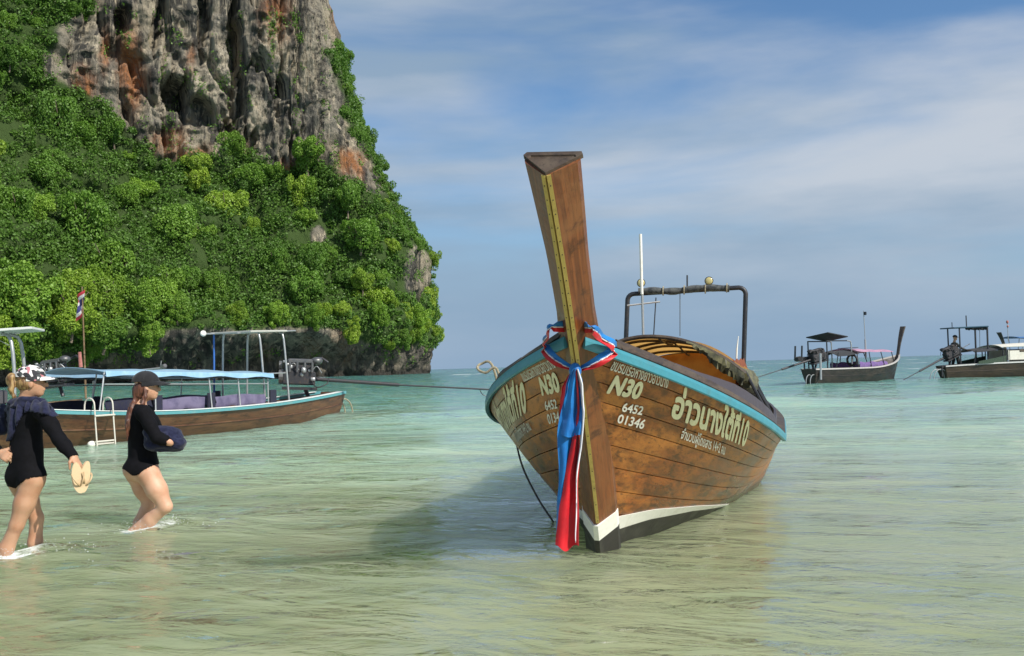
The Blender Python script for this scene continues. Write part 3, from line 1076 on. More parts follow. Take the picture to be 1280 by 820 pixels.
def build_main_boat():
    boat = thing("longtail_boat", "varnished wooden longtail boat with tall prow and ribbons, grounded in the shallows", "boat", M=MBOAT)
    # shell behind the planks
    t = np.concatenate([np.linspace(0, 3, 46), np.linspace(3.1, H_LEN, 26)])
    w = np.linspace(0, 1, 24)
    T, Wg = np.meshgrid(t, w, indexing='ij')
    b = MB()
    for s in (1, -1):
        b.sheet(hull(T, Wg, s, -.034), .02)
    # transom
    tr = np.array([hull(H_LEN, w, 1, -.03), hull(H_LEN, w, -1, -.03)])
    b.sheet(tr, .03)
    shell = b.link("hull", P_CAULK, boat, True)
    # planks, each its own piece
    edges = np.array([0, .12, .24, .35, .455, .555, .645, .73, .805, .875, .94, 1.0])
    for side in (1, -1):
        for k in range(len(edges) - 1):
            cuts = [0.0, 1.9 + .9 * ((k * 37) % 7) / 7, 4.6 + .9 * ((k * 53) % 5) / 5, H_LEN]
            for a, c in zip(cuts[:-1], cuts[1:]):
                tt = np.linspace(a + (.004 if a else .012), c - .004, int((c - a) / .11) + 3)
                g = .0022
                ww = np.linspace(edges[k] + g, edges[k + 1] - g, 5)
                T, Wg = np.meshgrid(tt, ww, indexing='ij')
                bow = .0015 * (1 - ((Wg - ww.mean()) / (ww[-1] - ww[0]) * 2) ** 2)
                P = hull(T, Wg, side, -.011)
                P = P + (hull(T, Wg, side, .01) - hull(T, Wg, side, 0.0)) / .01 * bow[..., None]
                pb = MB().sheet(P if side == 1 else P[:, ::-1], .022)
                pb.link("plank", W_PLANK, shell, True)
    # stem post running up into the prow: wedge with its edge forward
    zz = np.concatenate([np.linspace(H_K - .02, H_H0, 22), H_H0 + np.linspace(.04, .825, 18)])
    fw = np.where(zz <= H_H0, stem_fwd(zz), stem_fwd(np.array(H_H0)) + .80 * (zz - H_H0) + .0 * zz)
    path = np.stack([-.030 * np.clip((zz - H_H0) / .825, 0, 1) ** 1.5, -fw, zz], -1)
    T = np.gradient(path, axis=0)
    T /= np.linalg.norm(T, axis=1)[:, None]
    fwdn = np.stack([0 * zz, -T[:, 2], T[:, 1]], -1)           # perpendicular to the path, pointing forward
    fwdn *= np.sign(-fwdn[:, 1])[:, None]
    u = np.clip((zz - H_H0) / .85, 0, 1)
    hw = np.interp(zz, [-.4, .2, 1.0, 1.35, 1.50, 1.8, 2.26], [.115, .118, .125, .122, .112, .118, .150])
    dep = np.interp(zz, [-.4, .6, 1.3, 1.6, 2.24], [.13, .14, .13, .13, .135])
    ap = .012
    V = []
    for i in range(len(zz)):
        c, f = path[i], fwdn[i]
        x = np.array([1.0, 0, 0])
        ring = [c + f * .030 + x * ap, c + f * .030 - x * ap, c - f * dep[i] * .75 - x * hw[i] * .93, c - f * (dep[i]) - x * hw[i],
                c - f * (dep[i] + .05) - x * hw[i] * .9, c - f * (dep[i] + .05) + x * hw[i] * .9, c - f * dep[i] + x * hw[i], c - f * dep[i] * .75 + x * hw[i] * .93]
        V += ring
    m = 8
    Fq = [tuple(q) for q in grid_faces(len(zz), m, True)] + [tuple(reversed(range(m))), tuple(range((len(zz) - 1) * m, len(zz) * m))]
    stem = new_obj("stem_post", mesh("stem_post", V, Fq, W_STEM), boat)
    # dark end cap of the prow with a raised rim
    top, f, tn = path[-1], fwdn[-1], T[-1]
    tri = lambda k, h: [top + f * .034 * k + tn * h + np.array([0, 0, 0]), top - f * (dep[-1] * k + .02) - np.array([hw[-1] * 1.03 * k, 0, 0]) + tn * h,
                        top - f * (dep[-1] + .05) * k - np.array([hw[-1] * .95 * k, 0, 0]) + tn * h, top - f * (dep[-1] + .05) * k + np.array([hw[-1] * .95 * k, 0, 0]) + tn * h,
                        top - f * (dep[-1] * k + .02) + np.array([hw[-1] * 1.03 * k, 0, 0]) + tn * h]
    V = tri(1.03, -.006) + tri(1.03, .016) + tri(.84, .016) + tri(.82, .008)
    Fq = [(4, 3, 2, 1, 0)] + [(r * 5 + k, r * 5 + (k + 1) % 5, (r + 1) * 5 + (k + 1) % 5, (r + 1) * 5 + k) for r in range(3) for k in range(5)] + [(15, 16, 17, 18, 19)]
    new_obj("prow_cap", mesh("prow_cap", V, Fq, W_DARK), stem)
    # two brass strips along the edge, their nails
    for s in (1, -1):
        P = np.stack([path + fwdn * .031 + np.array([s * .0035, 0, 0]), path + fwdn * .022 + np.array([s * .024, 0, 0])], 1)
        sel = zz > .20 if s == 1 else zz > .9
        MB().sheet(P[sel] + fwdn[sel][:, None] * .006, .008).link("brass_strip", P_BRASS, stem)
    nb = MB()
    for i in np.linspace(3, len(zz) - 2, 26):
        p = np.array([np.interp(i, np.arange(len(zz)), path[:, k]) for k in range(3)])
        f = np.array([np.interp(i, np.arange(len(zz)), fwdn[:, k]) for k in range(3)])
        if p[2] < .25:
            continue
        for s in (1, -1):
            if s == -1 and p[2] < .95:
                continue
            nb.ell(p + f * .034 + np.array([s * .015, 0, 0]), (.005, .005, .005), 6, 4)
    nb.link("strip_nails", W_DARK, stem, kind='stuff')
    # breast block at deck level, dark, flanking the stem
    for s in (1, -1):
        P = []
        for q in np.linspace(0, 1, 8):
            tq = .02 + .42 * q
            a = hull(tq, 1.0, s)
            a2 = np.array([s * .02, a[1] - .02, a[2] + .07 * (1 - q)])
            P.append([a2, a + np.array([s * .01, 0, .055 * (1 - q) + .012])])
        MB().sheet(np.array(P)[:, ::s], .035).link("breast_plank", W_DARK, boat, True)
    # turquoise rubbing strake, cap rail and the coaming behind it
    tt = np.concatenate([np.linspace(.03, 3, 44), np.linspace(3.15, H_LEN, 24)])
    for s in (1, -1):
        V = []
        for tq in tt:
            hgt = .030 + .010 * math.exp(-tq / .8)
            c = hull(tq, 1.0, s)
            o = hull(tq, 1.0, s, .036) - c
            o[2] *= .3
            up = np.array([0, 0, 1.0])
            V += [c + up * .030, c + o + up * .030, c + o * 1.12 + up * .012, c + o * 1.05 - up * (hgt - .010), c + o * .8 - up * hgt, c - up * hgt * .98]
        n = len(tt)
        Fq = [tuple(q) if s == -1 else tuple(q[::-1]) for q in grid_faces(n, 6, True)] + [tuple(range(6)), tuple(reversed(range((n - 1) * 6, n * 6)))]
        new_obj("rubbing_strake", mesh("rubbing_strake", V, Fq, P_TURQ), boat)
        P = np.array([[hull(tq, 1.0, s, .024) + (0, 0, .040), hull(tq, 1.0, s, -.075) + (0, 0, .042)] for tq in tt if tq > .12])
        MB().sheet(P[:, ::s], .018).link("cap_rail", W_DARK, boat)
        tc = np.linspace(.45, 6.6, 40)
        rise = .062 * smooth(tc, .45, 1.0) * smooth(tc, 6.6, 5.6)
        P = np.array([[hull(q, 1.0, s, -.055) + (0, 0, .01), hull(q, 1.0, s, -.075) + (0, 0, .045 + h)] for q, h in zip(tc, rise)])
        MB().sheet(P[:, ::s], .024).link("coaming", P_COAM, boat)
        # boot stripe and black bottom
        tb = np.linspace(.10, 3.0, 40)
        ztop = np.interp(tb, [0, .25, .6, 1.2, 2.0, 2.7, 3.0], [.215, .235, .240, .190, .088, -.004, -.03])
        zbot = np.interp(tb, [0, .25, .6, 1.2, 2.0, 2.7, 3.0], [.12, .135, .16, .145, .068, -.012, -.045])
        P = np.array([[hull(q, np.linspace(hull_w(q, z0), hull_w(q, z1), 4), s, .0045) for q, z0, z1 in zip(tb, zbot, ztop)]])[0]
        MB().sheet(P[:, ::s], .003).link("boot_stripe", P_WHITE, shell, True)
        tb = np.linspace(.10, H_LEN, 60)
        zb = np.interp(tb, [0, .25, .6, 1.2, 2.0, 2.7, 3.0, 8.2], [.12, .135, .16, .145, .068, -.012, -.045, -.1]) + .004
        P = np.array([hull(q, np.linspace(0.004, hull_w(q, z1), 8), s, .004) for q, z1 in zip(tb, zb)])
        MB().sheet(P[:, ::s], .003).link("painted_bottom", P_BLACK, shell, True)
    # painted foot of the stem: white ring and black toe
    for nm, z0, z1, mt in (("stem_stripe", .115, .225, P_WHITE), ("stem_toe", H_K - .015, .118, P_BLACK)):
        zq = np.linspace(z0, z1, 6)
        V = []
        for z in zq:
            c = np.array([0, -float(stem_fwd(np.array(z))), z])
            i = np.argmin(np.abs(zz - z))
            f, x = fwdn[i], np.array([1.0, 0, 0])
            h_, d_ = np.interp(z, zz, hw) + .004, np.interp(z, zz, dep)
            V += [c + f * .045 + x * (ap + .004), c + f * .045 - x * (ap + .004), c - f * d_ * .75 - x * h_ * .95, c - f * d_ - x * h_, c - f * d_ + x * h_, c - f * d_ * .75 + x * h_ * .95]
        new_obj(nm, mesh(nm, V, [tuple(q) for q in grid_faces(6, 6, True)] + [tuple(reversed(range(6))), tuple(range(30, 36))], mt), stem)
    # deck boards and thwarts inside
    for k in range(9):
        x = -.72 + .18 * k
        L = 4.4 - 1.3 * abs(x)
        MB().box((x, 1.9 + L / 2 + .3 * abs(x), .17), (.172, L, .022), bev=.003).link("deck_board", W_DECK, boat)
    for y in (1.5, 2.7, 3.9, 5.1):
        tq = y + .3
        hb = float(hull(tq, hull_w(tq, .44), 1)[0]) - .07
        MB().box((0, y, .47), (2 * hb, .24, .03), bev=.004).link("thwart", W_DECK, boat)
    fd = MB()
    P = np.array([[hull(q, .93, 1, -.05), hull(q, .93, 1, -.05) * np.array([0, 1, 1]) + (0, 0, .03), hull(q, .93, -1, -.05)] for q in np.linspace(.12, 1.5, 14)])
    fd.sheet(P[:, ::-1], .02).link("foredeck", W_DECK, boat)

    # lettering
    tg, wg = np.linspace(.06, 5.5, 260), np.linspace(.2, .995, 160)
    TG, WG = np.meshgrid(tg, wg, indexing='ij')
    PG = to_px(to_world(hull(TG, WG, 1)))

    def find(px, py):
        d = (PG[..., 0] - px) ** 2 + (PG[..., 1] - py) ** 2
        i, j = np.unravel_index(d.argmin(), d.shape)
        return np.array([tg[i], wg[j]])

    def text(body, TL, TR, BL, BR, mat, shear=0.0, bold=.02, name="lettering"):
        q = [find(*c) for c in (TL, TR, BL, BR)]
        cu = bpy.data.curves.new("glyphs", 'FONT')
        cu.body = body
        cu.resolution_u = 3
        o = bpy.data.objects.new("glyphs", cu)
        COL.objects.link(o)
        dg = bpy.context.evaluated_depsgraph_get()
        me = bpy.data.meshes.new_from_object(o.evaluated_get(dg))
        bpy.data.objects.remove(o)
        V = np.array([v.co[:2] for v in me.vertices])
        Fq = [tuple(p.vertices) for p in me.polygons]
        bpy.data.meshes.remove(me)
        x0, x1 = V[:, 0].min(), V[:, 0].max()
        hx = .70 if all(ord(ch) < 128 for ch in body) else .56
        b = {1: ([], []), -1: ([], [])}
        for k, (dx, dy) in enumerate([(0, 0), (bold, 0), (-bold, 0), (0, bold), (0, -bold), (.7 * bold, .7 * bold), (-.7 * bold, .7 * bold), (.7 * bold, -.7 * bold), (-.7 * bold, -.7 * bold)] if bold else [(0, 0)]):
            un = (V[:, 0] + dx - x0) / (x1 - x0)
            vn = (V[:, 1] + dy) / hx
            un = un + shear * (vn - .5)
            for s in (1, -1):
                uu = un if s == 1 else 1 - un
                if s == -1:
                    uu = 1 - (un)          # same word, read towards the bow
                top = q[0][None] * (1 - uu[:, None]) + q[1][None] * uu[:, None]
                bot = q[2][None] * (1 - uu[:, None]) + q[3][None] * uu[:, None]
                tw = bot * (1 - vn[:, None]) + top * vn[:, None]
                P = hull(np.maximum(tw[:, 0], .02), np.clip(tw[:, 1], 0, 1), s, .0052 + .0003 * k)
                n0 = sum(len(z) for z in b[s][0])
                b[s][0].append(P)
                b[s][1].extend([tuple(i + n0 for i in (f if s == 1 else f)) for f in Fq])
        for s in (1, -1):
            new_obj(name, mesh(name, np.concatenate(b[s][0]), b[s][1], mat), shell)

    text("ชมรมเรือหางยาวอ่าวนาง", (764.6, 450.6), (835, 473), (763.3, 461.6), (832, 483.5), P_LETT, -.01, .012)
    text("N30", (766, 468.4), (802.5, 477.1), (763.5, 490.2), (799, 497.5), P_YELL, .14, .05)
    text("6452", (779, 501.5), (804.6, 507.2), (778, 513), (803.5, 518.7), P_LETT, .08, .024)
    text("01346", (770.6, 516.8), (804.6, 523.9), (770, 528.3), (803.6, 535.4), P_LETT, .08, .024)
    text("อ่าวนางใต้ที่10", (842.6, 494), (934.5, 533), (841, 520), (931, 557), P_YELL, .06, .042)
    text("จำนวนผู้โดยสาร 14+2 คน", (852.8, 537.2), (906.5, 558.2), (851, 546.8), (904.5, 568.2), P_LETT, .0, .012)

    # steering-position frame aft, its lamps and fittings
    fr = MB()
    S6, hb, zt = 6.0, .80, 2.06
    loc = lambda px, py, s: to_local(at(px, py, float(to_world((0, s, 1.2))[1])))
    tl, tr_ = loc(783, 366, 6.0), loc(931, 361, 6.0)
    y6 = 6.0
    tl[1] = tr_[1] = y6
    rr = .085
    zb = .5
    xl, xr = tl[0] - .01, tr_[0] + .02
    path2 = [(xl - .01, y6, zb), (xl, y6, tl[2] - rr)] + [(xl + rr - rr * math.cos(a), y6, tl[2] - rr + rr * math.sin(a)) for a in np.linspace(.2, 1.57, 5)] + \
            [(xr - rr + rr * math.sin(a), y6, tr_[2] - rr + rr * math.cos(a)) for a in np.linspace(0, 1.4, 5)] + [(xr, y6, tr_[2] - rr), (xr - .0, y6, zb)]
    fr.tube(path2, .030, 10)
    frame = fr.link("roof_frame", M_STEEL, boat, True)
    # rolled awning lashed along the bar
    xa, xb_ = xl + .14, xr - .20
    pts = [(x, y6 - .02, np.interp(x, [xl, xr], [tl[2], tr_[2]]) + .012 + .012 * math.sin(9 * x)) for x in np.linspace(xa, xb_, 18)]
    MB().tube(pts, [.034 + .014 * abs(math.sin(13 * p[0] + 1)) for p in pts], 8).link("rolled_awning", cloth("weathered_awning", (.10, .105, .10), (.03, .035, .04)), frame, True)
    for x in np.linspace(xa + .05, xb_ - .03, 5):
        z = np.interp(x, [xl, xr], [tl[2], tr_[2]]) + .01
        MB().tube([(x + .05 * math.cos(a), y6 - .02 + .052 * math.sin(a), z + .052 * math.cos(a)) if False else (x, y6 - .02 + .054 * math.sin(a), z + .054 * math.cos(a)) for a in np.linspace(0, 6.28, 11)], .008, 5).link("lashing", M_ROPE, frame)
    for px, py, nm in ((800, 353, "lamp"), (887, 352, "lamp")):
        p = loc(px, py, 6.0)
        p[1] = y6 - .02
        lb = MB()
        lb.tube([p + (0, .03, 0), p + (0, -.015, 0)], [.030, .055], 14)
        lb.tube([p + (0, 0, -.05), p + (0, 0, -.10)], .010, 6)
        lo = lb.link("lamp", M_STEEL, boat)
        MB().ell(p + (0, -.018, 0), (.046, .012, .046), 14, 6).link("lens", paint("lamp_lens", (.55, .48, .22), .15, amt=.1), lo, True)
    # aerial and masts
    a0, a1 = loc(804, 418, 5.7), loc(801, 293, 5.7)
    MB().tube([a0 + (0, 0, -.5), a0, a0 + (a1 - a0) * .45], .016, 8).link("mast", M_GALV, boat)
    MB().tube([a0 + (a1 - a0) * .40 + (0, -.03, 0), a1 + (0, -.03, 0)], .018, 8).link("aerial", P_WHITE, boat)
    c0, c1 = loc(784, 382, 5.7), loc(825, 377, 5.7)
    MB().tube([c0, c1], .012, 6).link("crossbar", M_GALV, boat)
    d0, d1 = loc(817, 420, 5.9), loc(820, 372, 5.9)
    MB().tube([d0, d1], .008, 6).link("stay", M_STEEL, boat)
    e0, e1 = loc(859, 362, 6.0), loc(859, 344, 6.0)
    MB().tube([e0, e1], .011, 6).link("short_aerial", M_STEEL, boat)
    g0, g1 = loc(850, 366, 6.0), loc(850, 420, 6.0)
    MB().tube([g0, g1], .005, 5).link("cord", M_ROPE_D, boat)
    h0, h1 = loc(921, 437, 5.4), loc(923, 420, 5.4)
    MB().tube([h0 + (0, 0, -.25), h0, h1], [.012, .012, .004], 6).link("white_peg", P_WHITE, boat)

    # arched passenger canopy
    ss = np.linspace(2.75, 6.3, 22)
    aa = np.linspace(-1, 1, 25)
    P = np.zeros((len(ss), len(aa), 3))
    for i, s in enumerate(ss):
        pk = np.interp(s, [2.7, 4.2, 6.3], [1.50, 1.485, 1.36])
        ed = np.interp(s, [2.7, 6.3], [1.20, 1.12])
        xc = .02
        P[i, :, 0] = xc + .80 * aa + .008 * np.sin(5 * s)
        P[i, :, 1] = s + .0 * aa
        P[i, :, 2] = ed + (pk - ed) * (1 - np.abs(aa) ** 2.3) + .012 * np.sin(3.1 * s + 4 * aa) - .018 * np.sin(math.pi * ((s - 2.75) / .71 % 1)) * (1 - aa ** 4)
    canopy = MB().sheet(P[:, ::-1]).link("canopy", cloth("orange_canopy_cloth", (.72, .42, .12), (.58, .30, .075), trans=.65, scale=4), boat, True)
    for i, s in enumerate(np.linspace(2.77, 6.28, 6)):
        k = np.argmin(np.abs(ss - s))
        MB().tube(P[k] + (0, 0, -.018), .015 if i else .021, 7).link("canopy_rib", W_DARK, boat, True)
    for x in (-.42, 0, .42):
        j = np.argmin(np.abs(aa - x / .8))
        MB().tube(P[:, j] + (0, 0, -.03), .012, 6).link("canopy_batten", W_DARK, boat, True)
    for s in (2.9, 4.0, 5.1, 6.15):
        for sd in (-1, 1):
            k = np.argmin(np.abs(ss - s))
            e = P[k, -1 if sd > 0 else 0]
            bs = hull(s + .25, 1.0, sd, -.06)
            MB().tube([bs, np.array([e[0] - sd * .01, s, e[2]])], .016, 7).link("canopy_post", M_STEEL, boat)
    # side flap rolled up and bunched along the port edge, and a starboard one
    r = np.random.default_rng(5)
    flap = cloth("camouflage_tarpaulin", (.14, .13, .06), (.03, .032, .022), scale=7)
    for sd in (1, -1):
        for k in range(3):
            n = 30
            s_ = np.linspace(2.85 + .04 * k, 6.35, n)
            pts = np.stack([sd * (.80 + .015 * k) + .015 * r.normal(size=n), s_, np.interp(s_, [2.7, 6.3], [1.205, 1.10]) - .02 - .062 * k + .014 * r.normal(size=n)], -1)
            MB().tube(pts, .042 + .016 * np.abs(r.normal(size=n)), 8).link("rolled_flap", flap, boat, True)
        # inner hanging lining, reddish
        P2 = np.array([[(sd * .70, s, 1.30 - .01 * math.sin(6 * s)), (sd * .745, s, 1.16), (sd * .74 + .02 * math.sin(8 * s), s, 1.00 + .02 * math.sin(5 * s))] for s in np.linspace(3.0, 6.2, 26)])
        MB().sheet(P2, .005).link("side_lining", cloth("red_brown_lining", (.34, .085, .025), (.20, .05, .02), trans=.3, scale=6), boat, True)
    # cloth closing the after end of the arch
    k = len(ss) - 2
    P4 = np.array([[P[k, j] + (0, .02, -.012), P[k, j] * np.array([1, 1, .5]) + (0, .02, .55) - (0, 0, .03 * math.sin(7 * aa[j])), np.array([P[k, j, 0], P[k, j, 1] + .03 * math.sin(9 * aa[j]), .98 + .03 * math.sin(6 * aa[j])])] for j in range(len(aa))])
    MB().sheet(P4).link("after_curtain", cloth("orange_curtain_cloth", (.55, .25, .06), (.40, .15, .035), trans=.5, scale=5), boat, True)
    # front valance of the canopy, port end
    P3 = []
    for x in np.linspace(.30, .82, 30):
        z = np.interp(x / .8, aa, P[0, :, 2])
        dr = .03 + .10 * smooth(x, .3, .62) + .006 * r.normal()
        P3.append([(x, 2.73, z - .005), (x + .01 * r.normal(), 2.70 + .01 * r.normal(), z - dr * .5), (x + .015 * r.normal(), 2.73 + .02 * r.normal(), z - dr)])
    MB().sheet(np.array(P3), .006).link("valance", flap, boat, True)
    return boat


MAIN = build_main_boat()


def tri_sash():
    """silk ribbons knotted round the prow"""
    root = thing("prow_ribbon", "blue white and red silk ribbon knotted around the prow, its end hanging to the water", "ribbon",
                 loc=tuple(to_world((0, -1.2, 1.2))))
    o = np.array(root.location)
    blue = cloth("blue_silk", (.012, .19, .52), (.008, .12, .38), .45, scale=5)
    red = cloth("red_silk", (.55, .010, .018), (.36, .006, .012), .45, scale=5)
    white = cloth("white_silk", (.78, .78, .80), (.6, .6, .66), .5, scale=5)
    zk = 1.235
    fk = float(stem_fwd(np.array(zk)))
    knot = np.array([0.0, -fk - .065, zk])
    # the loop: from the knot round both shoulders of the bow and up behind the prow
    for s in (1, -1):
        c = hull(.10, 1.0, s)
        sh = np.array([s * (abs(c[0]) + .07), c[1] + .0, c[2] + .01])
        up = np.array([s * .112, -1.165 - .01, 1.475])
        back = np.array([0, -.99, 1.49])
        path = spline([knot + (s * .012, .02, .0), knot * .5 + sh * .5 + np.array([s * .01, -.03, -.015]), sh, up * .5 + sh * .5 + np.array([s * .004, -.01, 0]), up, back], 26)
        # three colours side by side
        for nm, mt, a, b in (("red_band", red, -.042, -.016), ("white_band", white, -.016, -.009), ("blue_band", blue, -.009, .022)):
            P = []
            for i, p in enumerate(path):
                tg = path[min(i + 1, 25)] - path[max(i - 1, 0)]
                tg /= np.linalg.norm(tg)
                outn = np.array([s * .5, -.8, .2]) if i < 10 else np.array([s * .9, -.35, .1])
                wv = np.cross(tg, outn)
                wv /= np.linalg.norm(wv)
                if wv[2] < 0:
                    wv = -wv
                pin = .45 + .55 * smooth(i, 0, 6)
                P.append([p + wv * (a + (b - a) * k) * pin + outn * .008 * math.sin(3 * k + i) for k in np.linspace(0, 1, 4)])
            MB().sheet(to_world(np.array(P)) - o, .005).link(nm, mt, root, True)
    kb = MB().ell(to_world(knot + (0, -.015, -.01)) - o, (.036, .032, .046), 14, 10)
    kb.link("knot", blue, root, True)
    # hanging tails, pleated
    wk = to_world(knot)

    def tail(name, mt, x0, w0, zs, dy, sd, ph, pl=3.0):
        """x0, w0: centre and width as functions over the drop (metres right of the knot)"""
        P = []
        for u in np.linspace(0, 1, 34):
            xc, wd = np.interp(u, zs, x0), np.interp(u, zs, w0)
            row = []
            for k in np.linspace(-.5, .5, 13):
                y = dy - .02 - .015 * math.sin(pl * 2 * math.pi * k + ph + 2.2 * u) - .010 * math.sin(5 * u + 3 * k + ph) - .012 * u * float(vnoise(k * 4 + ph, u * 7, ph, 88))
                row.append(wk + np.array([xc + k * wd * (1 + .16 * float(vnoise(u * 6, ph, 2, 89))) + .008 * float(vnoise(u * 5, ph, 0, 87)), y, -u * sd * (1 + .02 * math.sin(7 * k + ph))]))
            P.append(row)
        MB().sheet(np.array(P) - o, .004).link(name, mt, root, True)
    Z = [0, .1, .25, .45, .62, .8, 1]
    tail("red_flap", red, [-.01, -.05, -.075, -.082], [.02, .055, .055, .03], [0, .35, .75, 1], .020, .30, .3, 1)
    tail("blue_tail", blue, [0, -.016, -.034, -.062, -.088, -.108, -.118], [.03, .085, .120, .100, .075, .050, .035], Z, -.008, .97, 1.2, 1.3)
    tail("blue_fold", blue, [0, -.014, -.026, -.04], [.03, .08, .105, .10], [0, .25, .6, 1], -.034, .38, 2.2, 1.6)
    tail("red_tail", red, [.0, .004, .004, -.022, -.052, -.074, -.084], [.012, .014, .016, .045, .075, .098, .112], Z, -.030, 1.01, 1.9, 1.2)
    tail("white_edge", white, [0, .026, .036, .014, -.012, -.024, -.028], [.008, .016, .012, .008, .006, .005, .004], Z, -.046, .97, .2, .6)


tri_sash()


def mooring_rope():
    root = thing("mooring_rope", "pale mooring rope looped over the gunwale and hanging down the shaded flank into the water", "rope",
                 loc=tuple(at(632, 467, 6.9)))
    o = np.array(root.location)
    # where the rope crosses the gunwale
    best, bt = 1e9, 0
    for t in np.linspace(.1, 3, 200):
        q = to_px(to_world(hull(t, 1.0, -1, .05)))
        if abs(q[0] - 632) < best:
            best, bt = abs(q[0] - 632), t
    gw = to_world(hull(bt, 1.0, -1, .05) + (0, 0, .02))
    Y = gw[1]
    lp = [gw, at(622, 463, Y - .02), at(607, 466, Y), at(597, 461, Y + .04), at(601, 455, Y + .08), at(616, 458, Y + .04), gw + (0, .02, .015)]
    MB().tube(spline(lp, 40) - o, .0115, 7).link("loop", M_ROPE, root, True)
    k = MB()
    k.ell(gw - o, (.022, .022, .028), 10, 8).ell(gw - o + (.012, 0, .03), (.014, .014, .024), 8, 6)
    k.link("knot", M_ROPE, root, True)
    dp = [gw, at(636, 490, Y - .12), at(641, 530, Y - .25), at(652, 580, Y - .45), at(672, 622, Y - .6), at(690, 650, Y - .75), at(700, 668, Y - .8)]
    MB().tube(spline(dp, 40) - o, .0085, 7).link("fall", M_ROPE_D, root, True)


mooring_rope()

# ------------------------------------------------------------ the other longtail boats
def frame_matrix(stern, bow, z=0.0, heel=0.0):
    """boat space: x to port, y aft, z up; origin at the bow waterline"""
    a = math.atan2(stern[0] - bow[0], stern[1] - bow[1])
    return Matrix.Translation((bow[0], bow[1], z)) @ Matrix.Rotation(-a, 4, 'Z') @ Matrix.Rotation(heel, 4, 'Y')


def simple_hull(L, B, H0, Hm, Hs, rake=.6, K=-.25, sternB=.42, tm=.36):
    def f(t, w, side):
        u = t / L
        a = np.clip(u / tm, 0, 1)
        b = B * (1 - (1 - a) ** 2.3) * (1 - (1 - sternB) * np.clip((u - .5) / .5, 0, 1) ** 2)
        H = Hm + (H0 - Hm) * (1 - np.clip(u / .5, 0, 1)) ** 2 + (Hs - Hm) * np.clip((u - .55) / .45, 0, 1) ** 2
        kk = K + .12 * np.clip((u - .8) / .2, 0, 1)
        z = kk + (H - kk) * w
        e = .75 - .45 * np.clip(u / .4, 0, 1)
        x = b * np.maximum(w, 1e-4) ** e
        return np.stack([side * x, t - rake * z * np.clip(1 - u * 2, 0, 1) + .25 * z * np.clip((u - .85) / .15, 0, 1), z], -1)
    return f


def side_boat(name, label, M, L, B, H0, Hm, Hs, mats, prow=True, prow_h=1.35, prow_w=.13, deck=True):
    """hull, gunwale, deck, transom and prow of a longtail boat"""
    hullm, gunm, deckm = mats
    boat = thing(name, label, "boat", M=M)
    f = simple_hull(L, B, H0, Hm, Hs)
    t = np.linspace(0, L, 44)
    w = np.linspace(0, 1, 14)
    T, Wg = np.meshgrid(t, w, indexing='ij')
    hb = MB()
    for s in (1, -1):
        P = f(T, Wg, s)
        hb.sheet(P if s == 1 else P[:, ::-1], .03)
    tr = np.array([f(L, w, 1), f(L, w, -1)])
    hb.sheet(tr, .04)
    h = hb.link("hull", hullm, boat, True)
    for s in (1, -1):
        top = f(t, 1.0, s)
        V = []
        for p in top:
            V += [p + (s * .035, 0, .02), p + (s * .04, 0, -.05), p + (-s * .05, 0, -.05), p + (-s * .05, 0, .02)]
        Fq = [tuple(q) if s == -1 else tuple(q[::-1]) for q in grid_faces(len(t), 4, True)]
        Fq += [(0, 1, 2, 3), tuple(range(len(V) - 4, len(V)))]
        new_obj("gunwale", mesh("gunwale", V, Fq, gunm), boat)
        # strake line half way down, as a moulding
        mid = f(t, .62, s)
        V = []
        for p in mid:
            V += [p + (s * .022, 0, .012), p + (s * .024, 0, -.014), p + (0, 0, -.02), p + (0, 0, .02)]
        new_obj("strake_moulding", mesh("strake_moulding", V, [tuple(q) for q in grid_faces(len(t), 4, True)], hullm), h)
    if deck:
        td = np.linspace(.06 * L, L * .985, 24)
        P = np.array([[f(q, .72, 1) * np.array([.97, 1, 1]), f(q, .72, 1) * np.array([0, 1, 1]), f(q, .72, -1) * np.array([.97, 1, 1])] for q in td])
        MB().sheet(P[:, ::-1], .02).link("deck", deckm, boat)
    if prow:
        z = np.concatenate([np.linspace(-.2, H0, 8), H0 + np.linspace(.1, prow_h, 8)])
        fw = np.where(z < H0, .6 * z, .6 * H0 + .33 * (z - H0) + .10 * (z - H0) ** 2)
        hw = np.interp(z, [0, H0, H0 + .4, H0 + prow_h], [.07, .09, .085, prow_w])
        V = []
        for k in range(len(z)):
            c = np.array([0, -fw[k], z[k]])
            V += [c + (0, -.03, 0), c + (-hw[k], .15, .03), c + (-hw[k] * .8, .22, .04), c + (hw[k] * .8, .22, .04), c + (hw[k], .15, .03)]
        Fq = [tuple(q) for q in grid_faces(len(z), 5, True)] + [(4, 3, 2, 1, 0), tuple(range(len(V) - 5, len(V)))]
        new_obj("prow", mesh("prow", V, Fq, hullm), boat)
    return boat, f


M_IRON = paint("engine_iron", (.045, .045, .05), .5, (.16, .10, .06), .5, 16.0, .4)
M_ALU = paint("engine_alloy", (.17, .17, .17), .4, (.14, .12, .10), .5, 18.0, .7)
M_HOSE = paint("black_rubber", (.02, .02, .022), .6)
M_BLUEP = paint("blue_paint", (.03, .13, .42), .5)


